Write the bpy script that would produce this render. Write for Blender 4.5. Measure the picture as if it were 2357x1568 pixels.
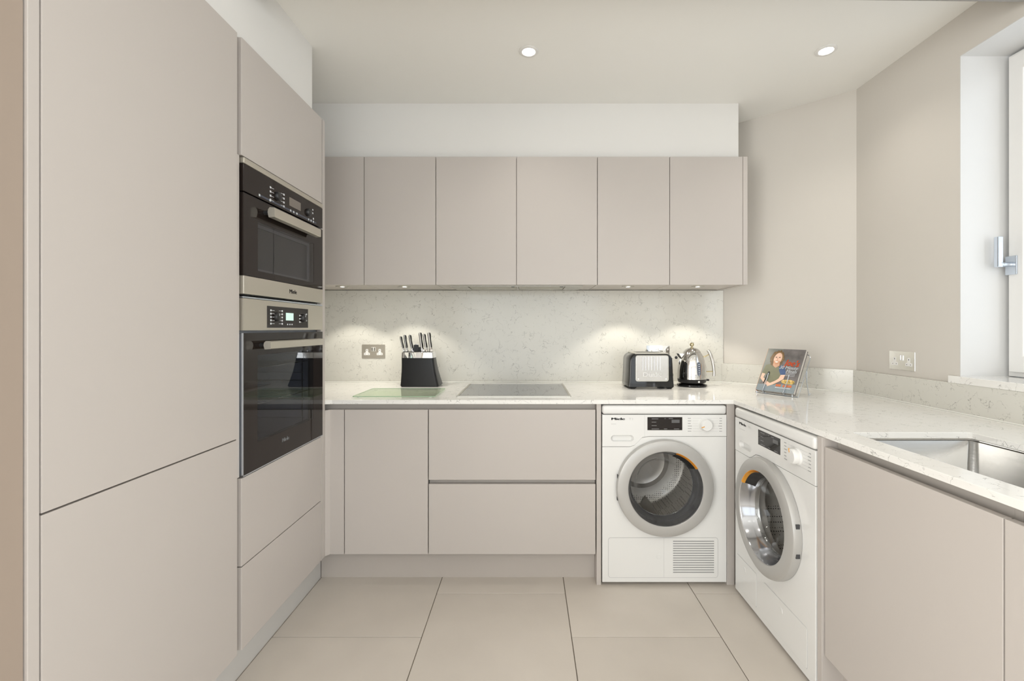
import bpy, bmesh, math, random
from mathutils import Vector, Matrix

random.seed(4)
for o in list(bpy.data.objects):
    bpy.data.objects.remove(o, do_unlink=True)
SC = bpy.context.scene
COL = SC.collection

# ------------------------------------------------------------------ camera
FPX, CAM_H = 1050.0, 1.238
cam_data = bpy.data.cameras.new('camera')
cam = bpy.data.objects.new('camera', cam_data)
COL.objects.link(cam)
cam.location = (0, 0, CAM_H)
cam.rotation_euler = (math.pi / 2, 0, 0)
cam_data.sensor_fit = 'HORIZONTAL'
cam_data.sensor_width = 36.0
cam_data.lens = FPX / 2357 * 36.0
cam_data.shift_x = -(1215 - 1178.5) / 2357
cam_data.shift_y = -(784 - 755) / 2357
cam_data.clip_start = 0.05
SC.camera = cam

# ------------------------------------------------------------------ view and world
SC.view_settings.view_transform = 'Standard'
SC.view_settings.look = 'None'
SC.view_settings.gamma = 1
SC.view_settings.use_curve_mapping = False
SC.view_settings.exposure = 0.48
world = bpy.data.worlds.new('world')
SC.world = world
world.use_nodes = True
wn = world.node_tree.nodes
wn['Background'].inputs[0].default_value = (0.82, 0.90, 1.0, 1)
wn['Background'].inputs[1].default_value = 0.7


def light(name, kind, loc, rot, energy, color, **kw):
    d = bpy.data.lights.new(name, kind)
    d.energy = energy
    d.color = color
    for k, v in kw.items():
        setattr(d, k, v)
    o = bpy.data.objects.new(name, d)
    COL.objects.link(o)
    o.location = loc
    o.rotation_euler = rot
    return o


# daylight outside the side window; fill lamps outside openings added behind the camera
light('daylight_side_window', 'AREA', (2.35, 1.2, 1.75), (0, math.radians(90), 0), 3.6, (0.96, 0.98, 1.0),
      shape='RECTANGLE', size=1.5, size_y=1.5)
light('fill_rear_opening', 'AREA', (0.1, -3.45, 1.35), (math.radians(90), 0, 0), 30, (0.97, 0.985, 1.0),
      shape='RECTANGLE', size=2.9, size_y=2.2)
light('fill_right_opening', 'AREA', (2.4, -1.35, 1.35), (0, math.radians(90), 0), 82, (0.97, 0.985, 1.0),
      shape='RECTANGLE', size=2.2, size_y=2.7)
light('fill_left_opening', 'AREA', (-2.05, -1.35, 1.35), (0, math.radians(-90), 0), 98, (1.0, 0.965, 0.92),
      shape='RECTANGLE', size=2.2, size_y=2.7)
DOWN_E, UNDER_E = 6.0, 4.6
WARM = (1.0, 0.95, 0.88)

# ------------------------------------------------------------------ materials
MATS = {}


def new_mat(name):
    m = bpy.data.materials.new(name)
    m.use_nodes = True
    nt = m.node_tree
    return m, nt, nt.nodes['Principled BSDF']


def srgb(r, g, b):
    f = lambda c: (c / 255 / 12.92) if c / 255 <= 0.04045 else ((c / 255 + 0.055) / 1.055) ** 2.4
    return (f(r), f(g), f(b), 1)


def simple(name, col, rough=0.5, metal=0.0, var=0.03, scale=6.0, bump=0.0, bscale=200, coat=0.0, spec=0.5, aniso=None):
    """procedural: base colour gently varied by noise, optional fine relief"""
    m, nt, p = new_mat(name)
    N, L = nt.nodes, nt.links
    tc = N.new('ShaderNodeTexCoord')
    nz = N.new('ShaderNodeTexNoise')
    nz.inputs['Scale'].default_value = scale
    nz.inputs['Detail'].default_value = 3
    L.new(tc.outputs['Object'], nz.inputs['Vector'])
    mx = N.new('ShaderNodeMix')
    mx.data_type = 'RGBA'
    mx.inputs[6].default_value = tuple(c * (1 - var) for c in col[:3]) + (1,)
    mx.inputs[7].default_value = tuple(min(1, c * (1 + var)) for c in col[:3]) + (1,)
    L.new(nz.outputs['Fac'], mx.inputs[0])
    L.new(mx.outputs[2], p.inputs['Base Color'])
    p.inputs['Roughness'].default_value = rough
    p.inputs['Metallic'].default_value = metal
    p.inputs['Specular IOR Level'].default_value = spec
    if coat:
        p.inputs['Coat Weight'].default_value = coat
        p.inputs['Coat Roughness'].default_value = 0.05
    if bump:
        n2 = N.new('ShaderNodeTexNoise')
        n2.inputs['Scale'].default_value = bscale
        if aniso:
            mp = N.new('ShaderNodeMapping')
            mp.inputs['Scale'].default_value = aniso
            L.new(tc.outputs['Object'], mp.inputs['Vector'])
            L.new(mp.outputs[0], n2.inputs['Vector'])
        else:
            L.new(tc.outputs['Object'], n2.inputs['Vector'])
        bp = N.new('ShaderNodeBump')
        bp.inputs['Strength'].default_value = bump
        bp.inputs['Distance'].default_value = 0.001
        L.new(n2.outputs['Fac'], bp.inputs['Height'])
        L.new(bp.outputs[0], p.inputs['Normal'])
    MATS[name] = m
    return m


def quartz(name, base, gloss):
    m, nt, p = new_mat(name)
    N, L = nt.nodes, nt.links
    tc = N.new('ShaderNodeTexCoord')
    # squiggly hairline veins: edges of distorted cells, broken up by a mask
    nz = N.new('ShaderNodeTexNoise')
    nz.inputs['Scale'].default_value = 22
    nz.inputs['Detail'].default_value = 5
    L.new(tc.outputs['Object'], nz.inputs['Vector'])
    sc = N.new('ShaderNodeVectorMath'); sc.operation = 'MULTIPLY_ADD'
    sc.inputs[1].default_value = (0.085, 0.085, 0.085)
    L.new(nz.outputs['Color'], sc.inputs[0])
    L.new(tc.outputs['Object'], sc.inputs[2])
    out = None
    for scale, thr, mscale, mlo, mhi, off, strength in ((15, 0.014, 19, 0.51, 0.60, 0, 0.72), (33, 0.026, 32, 0.54, 0.64, 7, 0.62)):
        ad = N.new('ShaderNodeVectorMath'); ad.operation = 'ADD'
        ad.inputs[1].default_value = (off, off * 2, off * 3)
        L.new(sc.outputs[0], ad.inputs[0])
        vo = N.new('ShaderNodeTexVoronoi')
        vo.feature = 'DISTANCE_TO_EDGE'
        vo.inputs['Scale'].default_value = scale
        L.new(ad.outputs[0], vo.inputs['Vector'])
        mr = N.new('ShaderNodeMapRange')
        mr.inputs['From Min'].default_value = 0
        mr.inputs['From Max'].default_value = thr
        mr.inputs['To Min'].default_value = 1
        mr.inputs['To Max'].default_value = 0
        L.new(vo.outputs['Distance'], mr.inputs['Value'])
        n2 = N.new('ShaderNodeTexNoise')
        n2.inputs['Scale'].default_value = mscale
        n2.inputs['Detail'].default_value = 2
        L.new(ad.outputs[0], n2.inputs['Vector'])
        m2 = N.new('ShaderNodeMapRange')
        m2.inputs['From Min'].default_value = mlo
        m2.inputs['From Max'].default_value = mhi
        L.new(n2.outputs['Fac'], m2.inputs['Value'])
        mu = N.new('ShaderNodeMath'); mu.operation = 'MULTIPLY'
        L.new(mr.outputs[0], mu.inputs[0]); L.new(m2.outputs[0], mu.inputs[1])
        ms = N.new('ShaderNodeMath'); ms.operation = 'MULTIPLY'
        ms.inputs[1].default_value = strength
        L.new(mu.outputs[0], ms.inputs[0])
        if out is None:
            out = ms
        else:
            mm = N.new('ShaderNodeMath'); mm.operation = 'MAXIMUM'
            L.new(out.outputs[0], mm.inputs[0]); L.new(ms.outputs[0], mm.inputs[1])
            out = mm
    cl = N.new('ShaderNodeTexNoise')
    cl.inputs['Scale'].default_value = 5
    L.new(tc.outputs['Object'], cl.inputs['Vector'])
    c1 = N.new('ShaderNodeMix'); c1.data_type = 'RGBA'
    c1.inputs[6].default_value = tuple(c * 0.96 for c in base[:3]) + (1,)
    c1.inputs[7].default_value = tuple(min(1, c * 1.03) for c in base[:3]) + (1,)
    L.new(cl.outputs['Fac'], c1.inputs[0])
    c2 = N.new('ShaderNodeMix'); c2.data_type = 'RGBA'
    c2.inputs[7].default_value = srgb(92, 88, 82)
    L.new(out.outputs[0], c2.inputs[0])
    L.new(c1.outputs[2], c2.inputs[6])
    L.new(c2.outputs[2], p.inputs['Base Color'])
    p.inputs['Roughness'].default_value = gloss
    MATS[name] = m
    return m


def glassy(name, tint, rough=0.0, ior=1.45, absorb=1.0, col=(1, 1, 1, 1)):
    """thin sheet of glass: see-through tinted, mirror-like at grazing angles"""
    m = bpy.data.materials.new(name)
    m.use_nodes = True
    nt = m.node_tree
    N, L = nt.nodes, nt.links
    N.remove(N['Principled BSDF'])
    tr = N.new('ShaderNodeBsdfTransparent'); tr.inputs[0].default_value = tint
    gl = N.new('ShaderNodeBsdfGlossy'); gl.inputs['Roughness'].default_value = rough
    gl.inputs[0].default_value = col
    fr = N.new('ShaderNodeFresnel'); fr.inputs[0].default_value = ior
    mx = N.new('ShaderNodeMixShader')
    # only the face turned to the viewer mirrors; the far face of the sheet just transmits
    ge = N.new('ShaderNodeNewGeometry')
    inv = N.new('ShaderNodeMath'); inv.operation = 'SUBTRACT'; inv.inputs[0].default_value = 1.0
    L.new(ge.outputs['Backfacing'], inv.inputs[1])
    mul = N.new('ShaderNodeMath'); mul.operation = 'MULTIPLY'
    L.new(fr.outputs[0], mul.inputs[0]); L.new(inv.outputs[0], mul.inputs[1])
    L.new(mul.outputs[0], mx.inputs[0]); L.new(tr.outputs[0], mx.inputs[1]); L.new(gl.outputs[0], mx.inputs[2])
    L.new(mx.outputs[0], N['Material Output'].inputs[0])
    MATS[name] = m
    return m


def emit(name, col, strength):
    m, nt, p = new_mat(name)
    p.inputs['Base Color'].default_value = col
    p.inputs['Emission Color'].default_value = col
    p.inputs['Emission Strength'].default_value = strength
    MATS[name] = m
    return m


LAC = simple('greige_lacquer', (0.535, 0.492, 0.458, 1), 0.38, var=0.012, scale=2)
PLI = simple('greige_plinth', (0.50, 0.455, 0.415, 1), 0.45, var=0.012, scale=2)
CHN = simple('channel_rail', (0.50, 0.46, 0.42, 1), 0.45, var=0.02, scale=2)
WALL = simple('cream_wall_paint', (0.65, 0.615, 0.565, 1), 0.75, var=0.012, scale=3, bump=0.05, bscale=300)
CEIL = simple('ceiling_paint', (0.88, 0.868, 0.83, 1), 0.8, var=0.01, scale=3)
BULK = simple('white_wall_paint', (0.80, 0.787, 0.76, 1), 0.75, var=0.01, scale=3)
REVEAL = simple('white_reveal_paint', (0.68, 0.675, 0.665, 1), 0.6, var=0.01, scale=3)
TAUPE = simple('taupe_wall', (0.36, 0.29, 0.235, 1), 0.7, var=0.012, scale=3)  # darker and browner than the other walls
BEAM = simple('shaded_beam_grey', (0.30, 0.285, 0.26, 1), 0.7, var=0.02)  # grey-brown with the shade under the beam put into the colour
FRAMEW = simple('white_window_lacquer', (0.80, 0.79, 0.77, 1), 0.3, var=0.01)
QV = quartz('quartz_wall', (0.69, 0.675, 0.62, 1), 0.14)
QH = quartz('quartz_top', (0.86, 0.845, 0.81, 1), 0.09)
GROUT = simple('tile_grout', (0.20, 0.165, 0.13, 1), 0.9, var=0.1, scale=30)
STEEL = simple('brushed_steel', (0.56, 0.54, 0.49, 1), 0.33, 1.0, var=0.03, bump=0.15, bscale=60, aniso=(1, 1, 30))
APST = simple('appliance_steel', (0.60, 0.565, 0.49, 1), 0.38, 0.75, var=0.02, bump=0.06, bscale=60, aniso=(30, 1, 30))
SINKS = simple('sink_steel', (0.60, 0.59, 0.57, 1), 0.26, 1.0, var=0.05, scale=9, bump=0.2, bscale=14, aniso=(1, 1, 6))
BEAD = simple('white_bead', (0.86, 0.85, 0.80, 1), 0.35, var=0.01)
HOODM = simple('hood_plate_enamel', (0.42, 0.40, 0.35, 1), 0.25, 0.4, var=0.02)
HOODF = simple('hood_filter_mesh', (0.50, 0.48, 0.42, 1), 0.4, 0.3, var=0.05)
KSTEEL = simple('polished_kettle_steel', (0.70, 0.69, 0.67, 1), 0.07, 1.0, var=0.01)
TPLATE = simple('toaster_plate_steel', (0.56, 0.545, 0.52, 1), 0.24, 0.85, var=0.01)
RIMST = simple('porthole_rim_steel', (0.40, 0.405, 0.42, 1), 0.13, 0.85, var=0.03)
CHROME = simple('chrome', (0.86, 0.86, 0.86, 1), 0.05, 1.0, var=0.01)
SATIN = simple('satin_chrome', (0.66, 0.71, 0.78, 1), 0.22, 1.0, var=0.01)
BLKGL = simple('black_glass', (0.016, 0.013, 0.012, 1), 0.05, var=0.05, spec=0.45)
OVBLK = simple('oven_black_glass', (0.018, 0.013, 0.011, 1), 0.06, var=0.05, spec=0.3)
HOBGL_ = HOBGL = simple('hob_glass', (0.13, 0.13, 0.13, 1), 0.04, var=0.05, spec=0.9)
HOBGL.node_tree.nodes['Principled BSDF'].inputs['IOR'].default_value = 3.4
DARK = simple('dark_interior', (0.055, 0.055, 0.058, 1), 0.5, var=0.15, scale=10)
CAVITY = simple('oven_cavity_enamel', (0.26, 0.275, 0.31, 1), 0.35, var=0.2, scale=14)
BLACK = simple('black_plastic', (0.018, 0.018, 0.019, 1), 0.35, var=0.08)
SATBLK = simple('satin_black_body', (0.012, 0.012, 0.013, 1), 0.33, var=0.05, spec=0.35)
GLOSSBLK = simple('gloss_black_enamel', (0.010, 0.010, 0.010, 1), 0.10, var=0.05, coat=0.15, spec=0.4)
APPW = simple('appliance_white', (0.80, 0.795, 0.775, 1), 0.22, var=0.006, coat=0.2)
RING = simple('silver_door_ring', (0.50, 0.49, 0.47, 1), 0.38, 0.3, var=0.01)
GASKET = simple('grey_rubber', (0.36, 0.34, 0.32, 1), 0.45, var=0.05)
ORANGE = simple('orange_plastic', (0.80, 0.36, 0.04, 1), 0.4, var=0.02)
WPLAST = simple('white_plastic', (0.82, 0.81, 0.79, 1), 0.35, var=0.01)
GREYP = simple('grey_print', (0.33, 0.33, 0.33, 1), 0.5, var=0.02)
LGREYP = simple('light_grey_print', (0.56, 0.56, 0.55, 1), 0.5, var=0.02)
BLKP = simple('black_print', (0.02, 0.02, 0.02, 1), 0.5, var=0.02)
WPRINT = simple('white_print', (0.72, 0.74, 0.76, 1), 0.5, var=0.02)
BLUEP = simple('slate_blue_print', (0.055, 0.065, 0.09, 1), 0.4, var=0.02)
LCD = simple('grey_display', (0.20, 0.175, 0.15, 1), 0.25, var=0.05)
CABLE = simple('cable_rubber', (0.04, 0.05, 0.07, 1), 0.4, var=0.05)
BRASS = simple('warm_nickel', (0.62, 0.54, 0.34, 1), 0.15, 1.0, var=0.02)
PAGES = simple('book_pages', (0.70, 0.66, 0.60, 1), 0.8, var=0.08, scale=300)
GAUGE = simple('gauge_plastic', (0.10, 0.12, 0.16, 1), 0.15, var=0.05)
PGLASS = glassy('window_glass', (0.97, 0.98, 0.98, 1))
OGLASS = glassy('oven_window_glass', (0.60, 0.61, 0.64, 1))
MGLASS = glassy('compact_oven_glass', (0.86, 0.86, 0.87, 1))
WGLASS = glassy('porthole_glass', (0.80, 0.80, 0.79, 1), ior=1.5)
BGLASS = glassy('green_board_glass', (0.94, 0.965, 0.92, 1), rough=0.10, ior=1.25, col=(0.75, 0.85, 0.72, 1))
BEDGE = simple('board_glass_edge', (0.36, 0.50, 0.35, 1), 0.2, var=0.02)
BULB = emit('lamp_glow', (1, 0.97, 0.90, 1), 12)
SCREEN = emit('lit_colour_screen', (0.45, 0.62, 0.55, 1), 0.6)

# perforated drum
def drum_mat():
    m, nt, p = new_mat('perforated_drum_steel')
    N, L = nt.nodes, nt.links
    tc = N.new('ShaderNodeTexCoord')
    vo = N.new('ShaderNodeTexVoronoi')
    vo.inputs['Scale'].default_value = 95
    vo.inputs['Randomness'].default_value = 0.15
    L.new(tc.outputs['Object'], vo.inputs['Vector'])
    mr = N.new('ShaderNodeMapRange')
    mr.inputs['From Min'].default_value = 0.24
    mr.inputs['From Max'].default_value = 0.30
    L.new(vo.outputs['Distance'], mr.inputs['Value'])
    mx = N.new('ShaderNodeMix'); mx.data_type = 'RGBA'
    mx.inputs[6].default_value = (0.05, 0.045, 0.04, 1)
    mx.inputs[7].default_value = (0.72, 0.69, 0.65, 1)
    L.new(mr.outputs[0], mx.inputs[0])
    L.new(mx.outputs[2], p.inputs['Base Color'])
    p.inputs['Metallic'].default_value = 0.35
    p.inputs['Roughness'].default_value = 0.35
    return m
DRUM = drum_mat()
DSTEEL = simple('drum_steel', (0.66, 0.63, 0.60, 1), 0.25, 0.5, var=0.05)


def tile_mat():
    m, nt, p = new_mat('porcelain_tile')
    N, L = nt.nodes, nt.links
    geo = N.new('ShaderNodeNewGeometry')
    oi = N.new('ShaderNodeObjectInfo')
    mp = N.new('ShaderNodeMapping')
    mp.inputs['Scale'].default_value = (1.0, 1.0, 1.0)
    mp.inputs['Rotation'].default_value = (0, 0, 0.5)
    L.new(geo.outputs['Position'], mp.inputs['Vector'])
    n = N.new('ShaderNodeTexNoise')
    n.inputs['Scale'].default_value = 2.2
    n.inputs['Detail'].default_value = 4
    L.new(mp.outputs[0], n.inputs['Vector'])
    mr = N.new('ShaderNodeMapRange')
    mr.inputs['From Min'].default_value = 0.35
    mr.inputs['From Max'].default_value = 0.65
    L.new(n.outputs['Fac'], mr.inputs['Value'])
    mx = N.new('ShaderNodeMix'); mx.data_type = 'RGBA'
    mx.inputs[6].default_value = (0.605, 0.55, 0.487, 1)
    mx.inputs[7].default_value = (0.665, 0.607, 0.54, 1)
    L.new(mr.outputs[0], mx.inputs[0])
    hv = N.new('ShaderNodeHueSaturation')
    m3 = N.new('ShaderNodeMapRange')
    m3.inputs['To Min'].default_value = 0.95
    m3.inputs['To Max'].default_value = 1.05
    L.new(oi.outputs['Random'], m3.inputs['Value'])
    L.new(m3.outputs[0], hv.inputs['Value'])
    L.new(mx.outputs[2], hv.inputs['Color'])
    L.new(hv.outputs[0], p.inputs['Base Color'])
    p.inputs['Roughness'].default_value = 0.36
    return m
TILE = tile_mat()


# ------------------------------------------------------------------ builder
def origin_of(o):
    while o.parent:
        o = o.parent
    return o.location.copy()


class Frame:
    """local axes: a along ux, b along uy, c along n (outwards)"""
    def __init__(s, o, ux, uy, n):
        s.o, s.ux, s.uy, s.n = Vector(o), Vector(ux), Vector(uy), Vector(n)

    def P(s, a, b, c=0):
        return s.o + s.ux * a + s.uy * b + s.n * c


# print marks and wires too small to pick apart one by one
TINY = {'control_marks', 'display_marks', 'programme_names', 'programme_lines', 'pin_holes', 'gauge_marks', 'small_print', 'cover_small_print', 'cover_orange_marks', 'shelf_rail', 'wire_shelf', 'flap_seam', 'door_edge'}


class B:
    def __init__(s):
        s.bm = bmesh.new()

    def box(s, x0, x1, y0, y1, z0, z1, fr=None):
        vs = []
        for x in (x0, x1):
            for y in (y0, y1):
                for z in (z0, z1):
                    vs.append(s.bm.verts.new(fr.P(x, y, z) if fr else (x, y, z)))
        for f in ((0, 1, 3, 2), (4, 6, 7, 5), (0, 4, 5, 1), (2, 3, 7, 6), (0, 2, 6, 4), (1, 5, 7, 3)):
            s.bm.faces.new([vs[i] for i in f])
        return s

    def prism(s, outer, fr, c0, c1, holes=()):
        """flat shape (a,b) with holes, extruded c0..c1"""
        t = bmesh.new()
        edges = []
        for lp in [outer] + list(holes):
            vs = [t.verts.new((p[0], p[1], 0)) for p in lp]
            for i in range(len(vs)):
                edges.append(t.edges.new((vs[i], vs[(i + 1) % len(vs)])))
        if holes:
            bmesh.ops.triangle_fill(t, use_beauty=True, use_dissolve=False, edges=edges)
        else:
            t.faces.new(list(t.verts))
        base = {}
        for v in t.verts:
            a = s.bm.verts.new(fr.P(v.co.x, v.co.y, c0))
            b = s.bm.verts.new(fr.P(v.co.x, v.co.y, c1))
            base[v] = (a, b)
        for f in t.faces:
            s.bm.faces.new([base[v][0] for v in f.verts])
            s.bm.faces.new([base[v][1] for v in reversed(f.verts)])
        for e in t.edges:
            if len(e.link_faces) == 1:
                v, w = e.verts
                s.bm.faces.new([base[v][0], base[w][0], base[w][1], base[v][1]])
        t.free()
        return s

    def flat(s, pts, fr, c=0):
        s.bm.faces.new([s.bm.verts.new(fr.P(p[0], p[1], c)) for p in pts])
        return s

    def rev(s, prof, fr, seg=64, cap=False, a0=0.0, a1=2 * math.pi):
        """revolve profile [(r, c)] about the frame's n axis"""
        full = abs(a1 - a0 - 2 * math.pi) < 1e-6
        n = seg if full else seg + 1
        rings = []
        for r, c in prof:
            if r < 1e-6:
                rings.append([s.bm.verts.new(fr.P(0, 0, c))])
            else:
                rings.append([s.bm.verts.new(fr.P(r * math.cos(a0 + (a1 - a0) * i / seg), r * math.sin(a0 + (a1 - a0) * i / seg), c)) for i in range(n)])
        for A, Bq in zip(rings, rings[1:]):
            for i in range(seg):
                j = (i + 1) % n
                if len(A) == 1 and len(Bq) == 1:
                    continue
                if len(A) == 1:
                    s.bm.faces.new([A[0], Bq[i], Bq[j]])
                elif len(Bq) == 1:
                    s.bm.faces.new([A[i], A[j], Bq[0]])
                else:
                    s.bm.faces.new([A[i], A[j], Bq[j], Bq[i]])
        return s

    def tube(s, pts, r, seg=10, closed=False, flat=1.0):
        pts = [Vector(p) for p in pts]
        rad = r if isinstance(r, (list, tuple)) else [r] * len(pts)
        rings = []
        prev = None
        for i, p in enumerate(pts):
            if closed:
                d = pts[(i + 1) % len(pts)] - pts[i - 1]
            else:
                d = pts[min(i + 1, len(pts) - 1)] - pts[max(i - 1, 0)]
            d.normalize()
            if prev is None:
                up = Vector((0, 0, 1)) if abs(d.z) < 0.9 else Vector((0, 1, 0))
                u = d.cross(up).normalized()
            else:
                u = (prev - d * prev.dot(d)).normalized()
            prev = u
            w = d.cross(u)
            rings.append([s.bm.verts.new(p + (u * math.cos(2 * math.pi * k / seg) + w * math.sin(2 * math.pi * k / seg) * flat) * rad[i]) for k in range(seg)])
        m = len(rings)
        for i in range(m if closed else m - 1):
            A, C = rings[i], rings[(i + 1) % m]
            for k in range(seg):
                s.bm.faces.new([A[k], A[(k + 1) % seg], C[(k + 1) % seg], C[k]])
        if not closed:
            s.bm.faces.new(list(reversed(rings[0])))
            s.bm.faces.new(rings[-1])
        return s

    def loft(s, loops, cap=True):
        rings = [[s.bm.verts.new(p) for p in lp] for lp in loops]
        n = len(rings[0])
        for A, C in zip(rings, rings[1:]):
            for k in range(n):
                s.bm.faces.new([A[k], A[(k + 1) % n], C[(k + 1) % n], C[k]])
        if cap:
            s.bm.faces.new(list(reversed(rings[0])))
            s.bm.faces.new(rings[-1])
        return s

    def build(s, name, mat, parent=None, bevel=0.0, seg=2, smooth=False, local=False, angle=35):
        bmesh.ops.recalc_face_normals(s.bm, faces=s.bm.faces)
        if bevel:
            es = [e for e in s.bm.edges if len(e.link_faces) == 2 and e.calc_face_angle(0) > math.radians(angle)]
            bmesh.ops.bevel(s.bm, geom=es, offset=bevel, segments=seg, profile=0.5, affect='EDGES', clamp_overlap=True)
        if parent is not None and not local:
            bmesh.ops.translate(s.bm, verts=s.bm.verts, vec=-origin_of(parent))
        me = bpy.data.meshes.new(name)
        s.bm.to_mesh(me)
        s.bm.free()
        me.materials.append(mat)
        if smooth:
            for p in me.polygons:
                p.use_smooth = True
            try:
                me.set_sharp_from_angle(angle=math.radians(38))
            except Exception:
                pass
        o = bpy.data.objects.new(name, me)
        COL.objects.link(o)
        if parent is not None:
            o.parent = parent
        if name in TINY:
            o['kind'] = 'stuff'
        return o


def thing(name, label, cat, loc=(0, 0, 0), rotz=0, group=None):
    o = bpy.data.objects.new(name, None)
    COL.objects.link(o)
    o.location = loc
    o.rotation_euler = (0, 0, rotz)
    o.empty_display_size = 0.1
    o['label'] = label
    o['category'] = cat
    if group:
        o['group'] = group
    return o


def tag(o, label, cat, group=None):
    o['label'] = label
    o['category'] = cat
    if group:
        o['group'] = group
    return o


def struct(o):
    o['kind'] = 'structure'
    return o


def copy_tree(o, parent=None):
    c = o.copy()
    COL.objects.link(c)
    if parent is not None:
        c.parent = parent
    for ch in [k for k in bpy.data.objects if k.parent == o]:
        copy_tree(ch, c)
    return c


def text(body, size, fr, c, name, mat, parent, align='LEFT', bold=0.0, xscale=1.0, shear=0.0, local=False, heavy=0.0, fit=None):
    """lettering turned into a mesh lying in the frame; fit=(width) rescales to that width"""
    cu = bpy.data.curves.new('lettering', 'FONT')
    cu.body = body
    cu.size = size
    cu.offset = bold
    cu.shear = shear
    cu.resolution_u = 3
    cu.align_x = align
    to = bpy.data.objects.new('lettering', cu)
    COL.objects.link(to)
    bpy.context.view_layer.update()
    me = bpy.data.meshes.new_from_object(to.evaluated_get(bpy.context.evaluated_depsgraph_get()))
    bpy.data.objects.remove(to, do_unlink=True)
    bpy.data.curves.remove(cu)
    if heavy:
        # thicken the strokes with sideways copies of the letters
        bmx = bmesh.new(); bmx.from_mesh(me)
        src = list(bmx.faces)
        for k_ in (-heavy, heavy):
            r_ = bmesh.ops.duplicate(bmx, geom=src)
            bmesh.ops.translate(bmx, verts=[g for g in r_['geom'] if isinstance(g, bmesh.types.BMVert)], vec=(k_, 0, 0))
        bmx.to_mesh(me); bmx.free()
    xs = [v.co.x for v in me.vertices]
    if fit:
        k = fit / (max(xs) - min(xs))
        xscale = k
    off = Vector((0, 0, 0)) if local else origin_of(parent)
    for v in me.vertices:
        v.co = fr.P(v.co.x * xscale, v.co.y, c) - off
    me.materials.clear()
    me.materials.append(mat)
    me.name = name
    o = bpy.data.objects.new(name, me)
    COL.objects.link(o)
    o.parent = parent
    return o


def rrect(x0, x1, y0, y1, r, n=5):
    pts = []
    for cx, cy, a in ((x1 - r, y0 + r, -90), (x1 - r, y1 - r, 0), (x0 + r, y1 - r, 90), (x0 + r, y0 + r, 180)):
        for i in range(n + 1):
            t = math.radians(a + 90 * i / n)
            pts.append((cx + r * math.cos(t), cy + r * math.sin(t)))
    return pts


XY = Frame((0, 0, 0), (1, 0, 0), (0, 1, 0), (0, 0, 1))
XZ = Frame((0, 0, 0), (1, 0, 0), (0, 0, 1), (0, -1, 0))     # faces the camera
YZR = Frame((0, 0, 0), (0, -1, 0), (0, 0, 1), (-1, 0, 0))   # a = -Y, faces -X

ZC = 2.517      # ceiling
WT = 0.893      # worktop top
# ------------------------------------------------------------------ room
floor = struct(B().box(-1.7, 2.1, -3.1, 3.05, -0.12, -0.004).build('floor', GROUT))
full_tile = None
G = 0.0035
for k in range(-3, 5):
    gx0 = -0.425 + 0.6 * k
    off = 2.124 if k % 2 == 0 else 1.826
    for j in range(-9, 3):
        y0 = off + 0.6 * j
        a0, a1 = max(gx0, -1.6), min(gx0 + 0.6, 1.76)
        b0, b1 = max(y0, -3.0), min(y0 + 0.6, 2.918)
        if a1 - a0 < 0.02 or b1 - b0 < 0.02:
            continue
        whole = abs(a1 - a0 - 0.6) < 1e-6 and abs(b1 - b0 - 0.6) < 1e-6
        if whole and full_tile is not None:
            t = bpy.data.objects.new('tile', full_tile)
            COL.objects.link(t)
            t.parent = floor
            t.location = (a0, b0, 0)
        else:
            bb = B().box(G / 2, a1 - a0 - G / 2, G / 2, b1 - b0 - G / 2, -0.01, 0)
            t = bb.build('tile', TILE, floor, bevel=0.0008, seg=1, local=True)
            t.location = (a0, b0, 0)
            if whole:
                full_tile = t.data

struct(B().box(-1.7, 2.1, -3.1, 3.05, ZC, ZC + 0.1).build('ceiling', CEIL))
struct(B().box(-1.7, 1.235, 2.9185, 3.05, 0, ZC).build('wall_back', WALL))
struct(B().prism([(1.235, 2.918), (1.762, 2.446), (2.06, 2.446), (2.06, 3.05), (1.235, 3.05)], XY, 0, ZC).build('wall_corner', WALL))
LW = Frame((-1.6, 0, 0), (0, 1, 0), (0, 0, 1), (-1, 0, 0))
struct(B().prism([(-3.1, 0), (2.918, 0), (2.918, ZC), (-3.1, ZC)], LW, 0, 0.1,
                 holes=[[(-2.7, 0.25), (0.0, 0.25), (0.0, 2.35), (-2.7, 2.35)]]).build('wall_left', BULK))
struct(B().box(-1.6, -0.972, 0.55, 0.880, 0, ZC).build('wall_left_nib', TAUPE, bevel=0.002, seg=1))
# right wall with the window opening and an added one behind the camera
WY0, WY1, WZ0, WZ1 = 0.55, 1.860, 1.022, 2.347
RW = Frame((1.762, 0, 0), (0, 1, 0), (0, 0, 1), (1, 0, 0))
struct(B().prism([(-3.1, 0), (2.446, 0), (2.446, ZC), (-3.1, ZC)], RW, 0, 0.30,
                 holes=[[(WY0, WZ0), (WY1, WZ0), (WY1, WZ1), (WY0, WZ1)], [(-2.7, 0.25), (-0.3, 0.25), (-0.3, 2.35), (-2.7, 2.35)]]).build('wall_right', WALL))
# rear wall, with an added opening out of view to let light in
RB = Frame((0, -3.0, 0), (1, 0, 0), (0, 0, 1), (0, -1, 0))
struct(B().prism([(-1.7, 0), (2.1, 0), (2.1, ZC), (-1.7, ZC)], RB, 0, 0.15,
                 holes=[[(-1.3, 0.25), (1.5, 0.25), (1.5, 2.35), (-1.3, 2.35)]]).build('wall_front', WALL))
struct(B().box(-1.6, 1.2, 2.60, 2.918, 2.192, ZC).build('wall_bulkhead', BULK))
struct(B().box(-1.6, -0.982, 0.88, 2.076, 2.2225, ZC).build('wall_soffit', BULK))
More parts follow.
